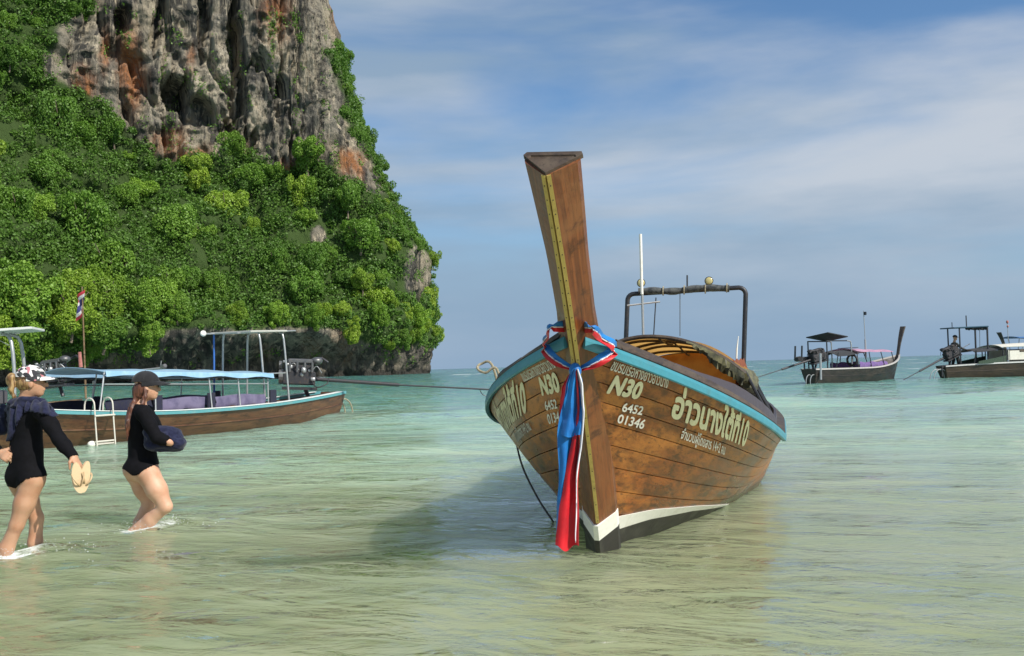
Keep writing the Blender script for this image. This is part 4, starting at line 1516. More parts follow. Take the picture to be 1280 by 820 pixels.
def engine(boat, o, aim, shaft=3.6, k_=1.35, alloy=None, pipe=None):
    """car engine on its pivot with a long propeller shaft; o pivot point and aim direction, both in boat space"""
    al, pp = alloy or M_ALU, pipe or M_GALV
    o, aim = np.array(o, float), np.array(aim, float)
    aim /= np.linalg.norm(aim)
    side = np.cross(aim, (0, 0, 1.0))
    side /= np.linalg.norm(side)
    up = np.cross(side, aim)
    R = np.stack([side, aim, up], 1)
    g = lambda x, y, z: o + R @ (np.array([x, y, z], float) * (k_ if y < .5 else 1.0))
    b = MB()
    b.box(g(0, -.22, .18), (0.405, 0.837, 0.351), R, .03)
    b.box(g(0, -.22, .36), (0.297, 0.756, 0.189), R, .03)
    blk = b.link("engine", M_IRON, boat)
    top = MB().box(g(0, -.2, .50), (0.324, 0.675, 0.135), R, .04)
    for k in range(4):
        top.tube([g(.12, -.40 + .14 * k, .40), g(.20, -.40 + .14 * k, .47), g(.20, -.40 + .14 * k, .30)], .032, 7)
    top.link("manifold", al, blk)
    MB().tube([g(0, -.52, .20), g(0, -.60, .20)], [.20, .20], 14).tube([g(0, -.55, .42), g(0, -.60, .42)], [.11, .11], 12).link("pulley", al, blk)
    MB().tube([g(-.16, -.1, .40), g(-.24, .0, .52), g(-.22, .2, .58), g(-.2, .32, .50)], .035, 8).link("exhaust", M_IRON, blk, True)
    MB().ell(g(.02, .1, .52), (.16, .16, .10), 12, 8).link("air_filter", al, blk, True)
    MB().box(g(-.17, -.35, .24), (0.095, 0.189, 0.216), R, .01).link("battery_box", M_BLUEP if alloy is None else M_IRON, blk)
    MB().tube(spline([g(.14, .0, .2), g(.26, .1, .02), g(.22, .3, .08), g(.1, .34, .2)], 12), .016, 6).link("hose", M_HOSE, blk, True)
    MB().box(g(0, -.2, -.02), (0.459, 0.891, 0.068), R).tube([g(0, -.1, -.02), o + (0, -.02, -.34)], .05, 8).link("pivot", M_IRON, boat)
    rr = np.random.default_rng(3)
    fit = MB()
    for q in range(16):
        c = g(rr.choice([-1, 1]) * rr.uniform(.12, .19), rr.uniform(-.5, .08), rr.uniform(.08, .5))
        s = rr.uniform(.03, .075)
        if q % 3 == 0:
            fit.ell(c, (s, s, s * 1.2), 8, 6)
        elif q % 3 == 1:
            fit.box(c, (s * 1.4, s * 2, s * 1.5), R, .01)
        else:
            fit.tube(spline([c, c + R @ np.array([.05, .12, .12]), c + R @ np.array([0, .25, -.05])], 7), .012, 5)
    fit.link("fittings", M_GALV if alloy is None else M_IRON, blk, True)
    MB().tube([g(0, .08, .17), g(0, shaft * .46, .13)], .052, 10).link("shaft_tube", M_IRON, boat, True)
    MB().tube([g(0, shaft * .44, .13), g(0, shaft, .06)], .022, 8).link("propeller_shaft", pp, boat, True)
    pr = MB()
    pr.tube([g(0, shaft - .03, .06), g(0, shaft + .08, .055)], [.04, .015], 8)
    for k in range(3):
        a = 2.1 * k + .4
        d = R @ np.array([math.cos(a), 0, math.sin(a)])
        e = R @ np.array([-math.sin(a), .7, math.cos(a)])
        c = g(0, shaft, .06)
        pr.sheet(np.array([[c + d * .03 - e * .02, c + d * .03 + e * .02], [c + d * .10 - e * .05, c + d * .10 + e * .05], [c + d * .16 - e * .02, c + d * .16 + e * .03]]), .008)
    pr.link("propeller", al, boat)
    MB().tube(spline([g(0, shaft - .55, .09), g(0, shaft - .4, -.10), g(0, shaft + .05, -.14)], 8), .012, 6).tube([g(0, shaft - .1, .06), g(0, shaft - .05, .26)], .012, 6).link("skeg", pp, boat)
    MB().tube([g(.0, -.5, .16), g(.04, -1.35, .20)], .020, 8).link("tiller", pp, boat)
    return blk


def ring_guard(boat, p, r, n=2, mat=None):
    for k in range(n):
        c = np.array(p) + (.16 * k - .08, .12 * k, 0)
        pts = [c + (0, r * math.cos(a) * .9, r * math.sin(a)) for a in np.linspace(-.4, 3.5, 16)]
        MB().tube(pts, .022, 7).link("stern_hoop", mat or M_GALV, boat, True)


def arch_roof(boat, name, mat, y0, y1, hw, z0, z1, crown=.12, sag=.02, wav=3.0, n=16, thick=.012):
    ys, aa = np.linspace(y0, y1, n), np.linspace(-1, 1, 11)
    P = np.zeros((n, 11, 3))
    for i, y in enumerate(ys):
        u = i / (n - 1)
        P[i, :, 0] = hw * aa
        P[i, :, 1] = y
        P[i, :, 2] = z0 + (z1 - z0) * u + crown * (1 - aa ** 2) - sag * abs(math.sin(wav * math.pi * u)) - .012 * np.sin(7 * u + 3 * aa)
    MB().sheet(P[:, ::-1], thick).link(name, mat, boat, True)
    return P


def post(boat, a, b, r=.022, mat=None, name="post"):
    return MB().tube([a, b], r, 7).link(name, mat or M_GALV, boat)


def build_left_boat():
    st, bw = np.array([-4.95, 26.6]), np.array([-9.9, 16.8])
    M = frame_matrix(st, bw)
    Mi = np.linalg.inv(np.array(M))
    L = float(np.linalg.norm(st - bw))
    hullm = wood("brown_hull", (.135, .050, .018), (.065, .026, .011), (.15, .075, .032), (6, .5, 6), .45, .1, .2)
    gun = paint("pale_turquoise_paint", (.085, .27, .29), .45, (.3, .3, .25), .35, 3)
    boat, f = side_boat("longtail_boat", "brown longtail boat under a long pale blue awning, its engine shaft sticking out astern", M, L, 1.0, .95, .52, .72, (hullm, gun, W_DECK))

    def loc(px, py, y):
        """boat-space point on the centre plane at boat y seen at a pixel row"""
        c = np.array(M) @ np.array([0, y, 0, 1.0])
        return float(at(px, py, c[1])[2])
    white = paint("white_rail_paint", (.70, .72, .70), .5)
    t = np.linspace(.3, L - .2, 40)
    MB().sheet(np.array([[f(q, 1.0, -1) + (-.05, 0, .028), f(q, 1.0, -1) + (.10, 0, .03)] for q in t])[:, ::-1], .014).link("side_deck", white, boat)
    MB().sheet(np.array([[f(q, 1.0, 1) + (.05, 0, .028), f(q, 1.0, 1) + (-.10, 0, .03)] for q in t]), .014).link("side_deck", white, boat)
    # long awning
    tarp = cloth("pale_blue_tarpaulin", (.33, .50, .62), (.22, .40, .55), trans=.25, scale=2.5)
    P = arch_roof(boat, "awning", tarp, 2.9, 7.7, .86, 1.38, 1.24, .10, .03, 4)
    for sd in (1, -1):
        Q = np.array([[(sd * .93, y, np.interp(y, [2.9, 7.7], [1.40, 1.26]) - .005), (sd * .95, y, np.interp(y, [2.9, 7.7], [1.40, 1.26]) - .10 - .02 * math.sin(5 * y))] for y in np.linspace(2.9, 7.7, 40)])
        MB().sheet(Q, .006).link("awning_valance", cloth("pale_blue_trim", (.28, .44, .58), (.20, .36, .52), scale=3), boat, True)
        for y in (2.95, 4.2, 5.7, 6.6, 7.6):
            zt = np.interp(y, [2.9, 7.7], [1.40, 1.26]) - .01
            post(boat, f(y, 1.0, sd) * np.array([.93, 1, 1]), (sd * .84, y, zt), .016, name="awning_post")
        MB().tube([(sd * .86, y, np.interp(y, [2.9, 7.7], [1.28, 1.16])) for y in (2.95, 5.5, 7.65)], .018, 7).link("awning_rail", M_STEEL, boat)
        MB().tube([(sd * .84, y, np.interp(y, [2.9, 7.7], [1.14, 1.02])) for y in (2.95, 5.5, 7.6)], .014, 7).link("awning_rail", M_GALV, boat)
    # rolled tarpaulin curtains along the side
    pur = cloth("pale_purple_tarpaulin", (.15, .13, .21), (.08, .07, .13), scale=3)
    navy = cloth("navy_tarpaulin", (.012, .013, .035), (.02, .02, .03))
    for sd in (1, -1):
        for (a, b, m) in ((2.95, 4.1, navy), (4.4, 5.6, pur), (5.9, 7.5, pur)):
            Q = np.array([[(sd * .80, y, .54 + .04 * math.sin(9 * y)), (sd * (.84 + .03 * math.sin(11 * y)), y, .66), (sd * .82, y, .80 + .018 * math.sin(4 * y))] for y in np.linspace(a, b, 20)])
            MB().sheet(Q, .012).link("side_curtain", m, boat, True)
        for y in (4.25, 5.75, 7.75):
            MB().box((sd * .86, y, .70), (.05, .22, .36), bev=.01).link("fender_board", navy, boat)
    tie = cloth("white_tie", (.62, .60, .52))
    for sd in (-1,):
        for y in (4.2, 5.75):
            MB().tube(spline([(sd * .93, y, 1.2), (sd * .96, y + .03, 1.05), (sd * .93, y - .02, .90), (sd * .95, y, .80)], 8), [.02, .03, .02, .03, .02, .03, .02, .01], 6).link("cloth_tie", tie, boat, True)
    for y in (3.4, 4.6, 5.8, 7.0):
        MB().box((0, y, .46), (1.5, .26, .04), bev=.006).link("bench", W_DECK, boat)
    # tall roof rack aft
    zt = loc(320, 415, 8.0)
    for sd in (-1, 1):
        for y, lean in ((7.7, 0), (8.55, .0)):
            MB().tube(spline([(sd * .66, y + .02, .55), (sd * .62, y, 1.3), (sd * .56, y - .03, zt - .12), (sd * .46, y - .05, zt - .02)], 9), .024, 8).link("rack_post", M_GALV, boat, True)
        MB().tube([(sd * .62, 7.7, 1.26), (sd * .6, 8.52, 1.26)], .016, 6).link("rack_brace", M_GALV, boat)
    MB().box((0, 7.95, zt + .0), (1.25, 1.3, .045), np.array(Matrix.Rotation(.03, 3, 'X')), .008).link("rack_board", paint("weathered_board", (.42, .42, .38), .7), boat)
    MB().tube([(-.5, 7.0, zt - .04), (-.45, 9.9, zt + .08)], .020, 7).tube([(.3, 7.2, zt - .05), (.3, 9.3, zt + .05)], .018, 7).link("stowed_pole", M_GALV, boat)
    MB().ell((-.5, 6.95, zt - .03), (.05, .09, .07), 10, 8).link("float", P_WHITE, boat, True)
    post(boat, (-.62, 7.4, .6), (-.60, 7.4, zt - .04), .022, M_BLUEP, "blue_pole")
    # engine and stern gear
    aimw = np.array(M)[:3, :3].T @ np.array([.965, .20, -.055])
    engine(boat, (0, L - .75, .86), aimw, 5.0, 1.35, None, M_STEEL)
    ring_guard(boat, (.12, L + .30, .10), .42, 2, M_ROPE)
    return boat


LEFT_BOAT = build_left_boat()


def build_ladder():
    hm = np.array(LEFT_BOAT.matrix_world)
    f = simple_hull(float(np.linalg.norm(np.array([-4.95, 26.6]) - np.array([-9.9, 16.8]))), 1.0, .95, .52, .72)
    p0 = hm[:3, :3] @ f(np.array(2.85), np.array(.9), 1) + hm[:3, 3]
    ax = hm[:3, 0]
    p0 = p0 + ax * .20
    M = Matrix.Translation((p0[0], p0[1], 0)) @ Matrix.Rotation(math.atan2(ax[1], ax[0]) + math.pi / 2, 4, 'Z')
    lad = thing("boarding_ladder", "small white tube boarding ladder standing in the water against the brown hull", "ladder", M=M)
    wp = paint("white_tube_paint", (.56, .53, .46), .5, (.35, .25, .15), .3, 20)
    for s in (-1, 1):
        x = s * .21
        pts = [(x, -.10, -.45), (x, -.02, .45), (x, .0, .76)] + [(x - .0, .13 - .13 * math.cos(a), .76 + .13 * math.sin(a)) for a in np.linspace(.4, 3.1, 7)] + [(x, .27, .62)]
        MB().tube(pts, .014, 8).link("side_rail", wp, lad, True)
    for z in (.56, .08):
        MB().tube([(-.23, -.03, z), (.23, -.03, z)], .017, 7).link("rung", wp, lad)
    MB().box((0, .06, .03), (.42, .20, .025), bev=.006).link("tread", wp, lad)
    for s in (-1, 1):
        MB().tube([(s * .2, -.02, .05), (s * .28, .2, -.42)], .014, 6).link("strut", wp, lad)
    MB().ell((-.24, .05, .04), (.08, .07, .06), 10, 8).link("float", P_WHITE, lad, True)


build_ladder()


def build_far_left_boat():
    st, bw = np.array([-12.55, 28.4]), np.array([-22.2, 26.0])
    M = frame_matrix(st, bw)
    L = float(np.linalg.norm(st - bw))
    hullm = wood("dark_brown_hull", (.12, .06, .028), (.06, .03, .014), (.14, .09, .05), (6, .5, 6), .5, .1, .1)
    boat, f = side_boat("longtail_boat", "dark longtail boat behind the pale blue awning, with a flagpole at its stern engine", M, L, .95, .95, .5, .66, (hullm, W_DECK, W_DECK))
    aimw = np.array(M)[:3, :3].T @ np.array([.96, -.22, .10])
    engine(boat, (0, L - .25, 1.12), aimw, 3.2)
    wp = paint("grey_white_roof", (.62, .63, .60), .5)
    # flat roof on posts, its edge ending short of the engine
    z0 = float(at(15, 415, 28)[2])
    MB().box((0, L - 2.2, z0), (1.7, 2.6, .07), np.array(Matrix.Rotation(.055, 3, 'X')), .01).link("flat_roof", wp, boat)
    for sd in (-1, 1):
        MB().tube(spline([(sd * .62, L - 1.4, .5), (sd * .60, L - 1.4, 1.5), (sd * .55, L - 1.5, z0 - .22), (sd * .4, L - 1.75, z0 - .05)], 9), .05, 8).link("roof_post", M_GALV, boat, True)
        MB().tube([(sd * .6, L - 3.9, .5), (sd * .6, L - 3.9, z0 - .05)], .04, 8).link("roof_post", M_GALV, boat)
    MB().tube([(-.55, L - 1.8, z0 - .35), (-.45, L - 2.2, z0 - .1), (-.5, L - 1.5, z0 - .02)], .018, 6).link("tie", P_WHITE, boat)
    MB().box((.1, L - 2.5, .8), (1.0, 1.4, .4), bev=.04).link("engine_box", navy_ := cloth("navy_tarpaulin", (.012, .013, .035)), boat)
    # flag
    pz = at(106, 462, 28.1)
    Mi = np.linalg.inv(np.array(M))
    lw = lambda p: Mi[:3, :3] @ np.array(p) + Mi[:3, 3]
    a, b = lw(at(107, 470, 28.2)), lw(at(102.5, 358, 28.2))
    a[2] = .7
    MB().tube([a, b], [.030, .016], 7).link("flagpole", W_DECK, boat)
    MB().tube([lw(at(101, 459, 28.0)), lw(at(99.5, 440, 28.0))], [.055, .045], 8).link("fender", cloth("faded_red", (.42, .16, .14)), boat, True)
    p = lw(at(104, 362, 28.2))
    ex = Mi[:3, :3] @ np.array([-.55, -.15, -.82])
    ey = Mi[:3, :3] @ np.array([0, .1, -1.0])
    cols = [(("red"), (.50, .05, .07)), ("white", (.72, .70, .70)), ("blue", (.06, .06, .22)), ("white", (.72, .70, .70)), ("red", (.50, .05, .07))]
    edges = [0, 1 / 6, 2 / 6, 4 / 6, 5 / 6, 1]
    flag = None
    for k, (nm, c) in enumerate(cols):
        Q = np.array([[p + ex * (u * .34) + ey * (v * .62) + (.05 * math.sin(5 * u + 6 * v), .05 * math.cos(6 * u + 3 * v), 0) for v in np.linspace(edges[k], edges[k + 1], 4)] for u in np.linspace(0, 1, 10)])
        # folds hang with the cloth: stripes run along u
        MB().sheet(Q, .006).link("flag_stripe", cloth("flag_" + nm, c, trans=.3), boat, True)


build_far_left_boat()


def build_right_boat():
    st, bw = np.array([14.75, 49.5]), np.array([21.2, 55.6])
    M = frame_matrix(st, bw)
    L = float(np.linalg.norm(st - bw))
    hullm = wood("black_brown_hull", (.030, .022, .018), (.016, .012, .010), (.05, .04, .028), (5, .5, 5), .5, .1, .1)
    boat, f = side_boat("longtail_boat", "dark longtail boat at anchor with a faded pink awning and a tilted stern roof", M, L, .95, 1.35, .72, .74,
                        (hullm, paint("grey_gunwale", (.42, .40, .38), .6), W_DECK), prow_h=1.55, prow_w=.17)
    pink = cloth("faded_pink_tarpaulin", (.62, .36, .48), (.48, .28, .42), trans=.3, scale=1.5)
    P = arch_roof(boat, "awning", pink, 1.6, 5.7, .84, 1.50, 1.58, .15, .03, 3)
    MB().box((0, 5.0, 1.76), (.8, .7, .03), np.array(Matrix.Rotation(-.03, 3, 'X'))).link("dark_mat", M_HOSE, boat)
    dark = cloth("black_tarpaulin", (.02, .02, .022))
    arch_roof(boat, "stern_awning", dark, 5.4, 7.6, .84, 1.42, 1.32, .24, .0, 1)
    for sd in (1, -1):
        for y in (1.8, 3.0, 4.3, 5.6, 7.5):
            post(boat, f(y, 1.0, sd) * np.array([.95, 1, 1]), (sd * .8, y, 1.52), .024, M_STEEL, "awning_post")
        MB().tube(spline([(sd * .55, 5.7, .7), (sd * .55, 5.7, 1.95), (sd * .53, 5.85, 2.10), (sd * .52, 6.1, 2.13)], 10), .035, 8).link("roof_post", M_GALV, boat, True)
        MB().tube([(sd * .52, 8.1, .75), (sd * .52, 8.1, 2.12)], .035, 8).link("roof_post", M_STEEL, boat)
        MB().tube([(sd * .52, 5.9, 2.12), (sd * .52, 8.12, 2.12)], .030, 8).link("roof_rail", M_STEEL, boat)
    MB().box((0, 7.1, 2.33), (1.25, 2.0, .05), np.array(Matrix.Rotation(.10, 3, 'X') @ Matrix.Rotation(.16, 3, 'Y')), .01).link("tilted_roof", M_HOSE, boat)
    MB().tube([(0, 3.1, 1.2), (0, 3.1, 2.2)], .05, 8).tube([(0, 3.1, 2.1), (0.02, 3.1, 3.75)], .022, 7).link("mast", M_GALV, boat)
    MB().box((-.06, 3.1, 3.6), (.14, .1, .18), bev=.02).link("masthead_lamp", M_STEEL, boat)
    vio = cloth("violet_tarpaulin", (.16, .09, .26), (.10, .07, .18))
    for sd in (1, -1):
        Q = np.array([[(sd * .82, y, .74), (sd * (.86 + .02 * math.sin(9 * y)), y, .90), (sd * .80, y, 1.0 + .03 * math.sin(5 * y))] for y in np.linspace(2.4, 5.4, 24)])
        MB().sheet(Q, .02).link("side_curtain", vio, boat, True)
    MB().tube([(-.6 + .27 * math.cos(a), 5.75, 1.12 + .27 * math.sin(a)) for a in np.linspace(0, 6.28, 17)], .06, 8).link("tyre_fender", M_HOSE, boat, True)
    for y in (2.6, 3.7, 4.8):
        MB().box((0, y, .70), (1.4, .28, .05), bev=.01).link("bench", W_DECK, boat)
    aimw = np.array(M)[:3, :3].T @ np.array([-.90, -.40, -.20])
    engine(boat, (0, L - .45, 1.05), aimw, 4.5, 1.15, M_IRON, M_STEEL)
    post(boat, (-.5, L - .1, .2), (-.5, L - .15, 1.5), .06, M_GALV, "stern_board")
    MB().tube(spline([(.35, L - 1.3, 1.26), (.42, L - .3, 1.24), (.3, L + .75, 1.24), (-.05, L + 1.0, 1.27)], 14), .12, 8).link("stowed_roll", dark, boat, True)
    for y in (L - 1.0, L - .15):
        post(boat, (.4, y, .5), (.4, y, 1.22), .04, M_STEEL, "crutch")
    for x in (.35, -.02):
        post(boat, (x, L + .8, 1.2), (x - .05, L + .8, 1.9), .045, M_STEEL, "stern_stake")
    ring_guard(boat, (-.2, L + .2, .10), .36, 2)


build_right_boat()


def build_edge_boat():
    st, bw = np.array([23.1, 53.5]), np.array([33.2, 55.5])
    M = frame_matrix(st, bw)
    L = float(np.linalg.norm(st - bw))
    hullm = wood("umber_hull", (.052, .030, .017), (.025, .016, .010), (.07, .048, .027), (5, .5, 5), .5, .1, .1)
    boat, f = side_boat("longtail_boat", "umber longtail boat with a cream cabin roof and a helmsman standing at its stern engine", M, L, 1.0, 1.25, .78, .66,
                        (hullm, paint("pale_grey_gunwale", (.50, .50, .48), .6), W_DECK), prow_h=1.4, prow_w=.16)
    cream = paint("cream_roof_paint", (.62, .60, .52), .6, (.34, .30, .22), .4, 2.0)
    for sd in (1, -1):
        MB().box((sd * .84, 4.4, 1.14), (.04, 5.0, .50), bev=.008).link("cabin_side", cream, boat)
        MB().box((sd * .865, 4.2, 1.38), (.02, 4.2, .16), bev=.004).link("cabin_window", W_DARK, boat)
    arch_roof(boat, "cabin_roof", cream, 1.9, 7.5, .98, 1.72, 1.58, .14, .0, 1, thick=.03)
    MB().box((0, 6.95, 1.15), (1.7, .04, .55)).link("cabin_bulkhead", cream, boat)
    dark = cloth("black_tarpaulin", (.02, .02, .022))
    arch_roof(boat, "stern_awning", dark, 7.15, 9.0, .84, 1.46, 1.34, .17, .0, 1)
    green = cloth("green_tarpaulin", (.08, .12, .08), (.05, .08, .06), trans=.3)
    for sd in (1, -1):
        for y in (7.1, 7.3, 8.9):
            post(boat, f(y, 1.0, sd) * np.array([.95, 1, 1]), (sd * .85, y, 1.45), .03, M_STEEL, "awning_post")
        Q = np.array([[(sd * .86, y, .74), (sd * .87, y, .74 + np.interp(y, [7.1, 8.8], [.40, .12]))] for y in np.linspace(7.1, 8.8, 10)])
        MB().sheet(Q, .02).link("spray_cloth", green, boat, True)
        post(boat, (sd * .5, 7.95, .7), (sd * .5, 7.92, 2.68), .05, M_STEEL, "roof_post")
        post(boat, (sd * .5, 9.6, .7), (sd * .5, 9.6, 2.66), .04, M_STEEL, "roof_post")
    MB().box((0, 8.95, 2.70), (1.25, 2.1, .07), np.array(Matrix.Rotation(-.02, 3, 'X')), .02).link("helm_roof", cloth("teal_tarpaulin", (.03, .08, .12), (.02, .05, .08)), boat)
    r = np.random.default_rng(4)
    rb = MB()
    for k in range(9):
        rb.ell((-.55 + .1 * r.random(), 8.0 + .14 * k, 2.61 + .04 * r.random()), (.07, .10, .10), 8, 6)
    rb.link("life_vest_bundle", dark, boat, True)
    post(boat, (0, 8.8, 2.7), (0, 8.8, 3.35), .03, M_STEEL, "aerial")
    post(boat, (.1, 9.6, 2.7), (.1, 9.6, 3.0), .022, M_STEEL, "aerial")
    MB().tube([(-.4, 8.3, 2.66), (-.4, 8.35, 1.45)], .014, 6).link("hanging_cord", M_ROPE_D, boat)
    MB().tube([(0, 5.2, 1.85), (0, 5.2, 2.1)], .03, 6).link("roof_peg", M_STEEL, boat)
    aimw = np.array(M)[:3, :3].T @ np.array([-.86, -.18, -.36])
    engine(boat, (0, L - .35, 1.02), aimw, 4.1, 1.15, M_IRON, M_STEEL)
    ring_guard(boat, (-.2, L + .35, .02), .48, 2)
    MB().tube([(-.3, L - .4, .6), (-.3, L + .3, .6), (-.3, L + .3, .1)], .05, 7).link("engine_bracket", M_IRON, boat)
    return boat, M, L


EDGE_BOAT, EDGE_M, EDGE_L = build_edge_boat()


def build_edge_prow_boat():
    bw = at(1266, 452, 80)[:2]
    st = bw + np.array([8.4, 3.6])
    M = frame_matrix(st, bw)
    L = float(np.linalg.norm(st - bw))
    hullm = MATS["black_brown_hull"]
    boat, f = side_boat("longtail_boat", "longtail boat with a blunt dark prow and a blue awning behind the cream roof", M, L, .95, 1.4, .72, .8,
                        (hullm, MATS["grey_gunwale"], W_DECK), prow_h=1.5, prow_w=.24)
    blue = cloth("strong_blue_tarpaulin", (.03, .14, .36), (.02, .09, .26))
    arch_roof(boat, "awning", blue, -.2, 6.0, .9, 2.45, 2.4, .14, .02, 3)
    for sd in (1, -1):
        for y in (.6, 1.8, 4.5, 5.9):
            post(boat, f(max(y, .9), 1.0, sd) * np.array([.95, 1, 1]), (sd * .8, y, 2.4), .03, M_GALV, "awning_post")
    post(boat, (0, -.4, 2.2), (0, -.4, 3.9), .03, M_GALV, "mast")
    MB().ell((0, -.4, 3.75), (.10, .10, .14), 8, 6).ell((.02, -.4, 3.4), (.08, .08, .1), 8, 6).link("streamer", cloth("faded_red", (.42, .16, .14)), boat, True)


build_edge_prow_boat()

# ------------------------------------------------------------ people: one continuous surface per body
class Body:
    """smooth union of tapered limbs and ellipsoids, meshed as one continuous skin (naive surface nets)"""

    def __init__(self, h=.008):
        self.h, self.pr = h, []

    def cone(self, a, b, ra, rb, k=.03, tag=0):
        self.pr.append(('c', np.array(a, float), np.array(b, float), ra, rb, k, tag))
        return self

    def chain(self, pts, rs, k=.02, tag=0):
        for i in range(len(pts) - 1):
            self.cone(pts[i], pts[i + 1], rs[i], rs[i + 1], k, tag)
        return self

    def ell(self, c, rad, R=None, k=.04, tag=0):
        R = np.eye(3) if R is None else np.array(R, float)
        self.pr.append(('e', np.array(c, float), np.array(rad, float), R, None, k, tag))
        return self

    def build(self, wob=0.0, wscale=12.0, seed=1, stretch=(1, 1, 1)):
        h = self.h
        lo, hi = np.full(3, 1e9), np.full(3, -1e9)
        bb = []
        for p in self.pr:
            if p[0] == 'c':
                r = max(p[3], p[4])
                l_, h_ = np.minimum(p[1], p[2]) - r, np.maximum(p[1], p[2]) + r
            else:
                r = max(p[2])
                l_, h_ = p[1] - r, p[1] + r
            bb.append((l_, h_))
            lo, hi = np.minimum(lo, l_), np.maximum(hi, h_)
        lo, hi = lo - .06, hi + .06
        n = np.ceil((hi - lo) / h).astype(int) + 1
        Fd = np.full(n, .2, np.float32)
        Id = np.zeros(n, np.int16)
        best = np.full(n, 9.0, np.float32)
        for p, (l_, h_) in zip(self.pr, bb):
            i0 = np.maximum(np.floor((l_ - .055 - lo) / h).astype(int), 0)
            i1 = np.minimum(np.ceil((h_ + .055 - lo) / h).astype(int) + 1, n)
            ax = [lo[q] + h * np.arange(i0[q], i1[q]) for q in range(3)]
            X, Y, Z = np.meshgrid(*ax, indexing='ij')
            P = np.stack([X, Y, Z], -1)
            if p[0] == 'c':
                a, b, ra, rb = p[1:5]
                ab = b - a
                t = np.clip(((P - a) @ ab) / (ab @ ab + 1e-12), 0, 1)
                d = np.linalg.norm(P - a - t[..., None] * ab, axis=-1) - (ra + (rb - ra) * t)
            else:
                q = (P - p[1]) @ p[3]
                k0 = np.linalg.norm(q / p[2], axis=-1)
                k1 = np.linalg.norm(q / p[2] ** 2, axis=-1) + 1e-9
                d = k0 * (k0 - 1) / k1
            sl = tuple(slice(i0[q], i1[q]) for q in range(3))
            f, k = Fd[sl], p[5]
            hh = np.clip(.5 + .5 * (f - d) / k, 0, 1)
            Fd[sl] = f * (1 - hh) + d * hh - k * hh * (1 - hh)
            m = d < best[sl]
            Id[sl] = np.where(m, p[6], Id[sl])
            best[sl] = np.minimum(best[sl], d)
        if wob:
            ax = [lo[q] + h * np.arange(n[q]) for q in range(3)]
            X, Y, Z = np.meshgrid(*ax, indexing='ij')
            band = np.abs(Fd) < .05
            Fd[band] += (wob * fbm(X[band] * wscale * stretch[0], Y[band] * wscale * stretch[1], Z[band] * wscale * stretch[2], seed, 3)).astype(np.float32)
        # surface nets
        S = Fd < 0
        acc = np.zeros(tuple(n - 1) + (3,), np.float32)
        cnt = np.zeros(tuple(n - 1), np.float32)
        off = [(i, j, k) for i in (0, 1) for j in (0, 1) for k in (0, 1)]
        gs = lambda A, o: A[o[0]:n[0] - 1 + o[0], o[1]:n[1] - 1 + o[1], o[2]:n[2] - 1 + o[2]]
        for o in off:
            for axn in range(3):
                if o[axn]:
                    continue
                o2 = list(o)
                o2[axn] = 1
                f0, f1 = gs(Fd, o), gs(Fd, o2)
                m = (f0 < 0) != (f1 < 0)
                t = np.where(m, f0 / np.where(m, f0 - f1, 1), 0)
                for q in range(3):
                    acc[..., q] += np.where(m, o[q] + (t if q == axn else 0), 0)
                cnt += m
        act = cnt > 0
        vid = np.full(act.shape, -1, np.int64)
        vid[act] = np.arange(act.sum())
        cell = np.argwhere(act)
        V = (cell + acc[act] / cnt[act][:, None]) * h + lo
        ids = Id[tuple(np.minimum(np.round((V - lo) / h).astype(int), n - 1).T)]
        Q = []
        for axn in range(3):
            u, v = (axn + 1) % 3, (axn + 2) % 3
            sl0, sl1 = [slice(1, -1)] * 3, [slice(1, -1)] * 3
            sl0[axn], sl1[axn] = slice(0, -1), slice(1, None)
            a, b = S[tuple(sl0)], S[tuple(sl1)]
            for flip, m in ((False, a & ~b), (True, ~a & b)):
                c = np.argwhere(m)
                if not len(c):
                    continue
                base = c.copy()
                for q in range(3):
                    if q != axn:
                        base[:, q] += 1
                idx = []
                for du, dv in ((-1, -1), (0, -1), (0, 0), (-1, 0)):
                    k = base.copy()
                    k[:, u] += du
                    k[:, v] += dv
                    idx.append(vid[tuple(k.T)])
                idx = np.stack(idx, 1)
                Q.append(idx[:, ::-1] if flip else idx)
        Q = np.concatenate(Q)
        # a little relaxation takes the grid steps out
        for _ in range(2):
            e = np.concatenate([Q[:, [0, 1]], Q[:, [1, 2]], Q[:, [2, 3]], Q[:, [3, 0]]])
            s = np.zeros_like(V)
            c = np.zeros(len(V))
            for q in range(3):
                s[:, q] = np.bincount(e[:, 0], V[e[:, 1], q], len(V)) + np.bincount(e[:, 1], V[e[:, 0], q], len(V))
            c = np.bincount(e[:, 0], minlength=len(V)) + np.bincount(e[:, 1], minlength=len(V))
            V = V * .45 + .55 * s / np.maximum(c, 1)[:, None]
        return V, Q, ids


def vnormals(V, Q):
    fn = np.cross(V[Q[:, 2]] - V[Q[:, 0]], V[Q[:, 3]] - V[Q[:, 1]])
    N = np.zeros_like(V)
    for k in range(4):
        for q in range(3):
            N[:, q] += np.bincount(Q[:, k], fn[:, q], len(V))
    return N / (np.linalg.norm(N, axis=1)[:, None] + 1e-12)


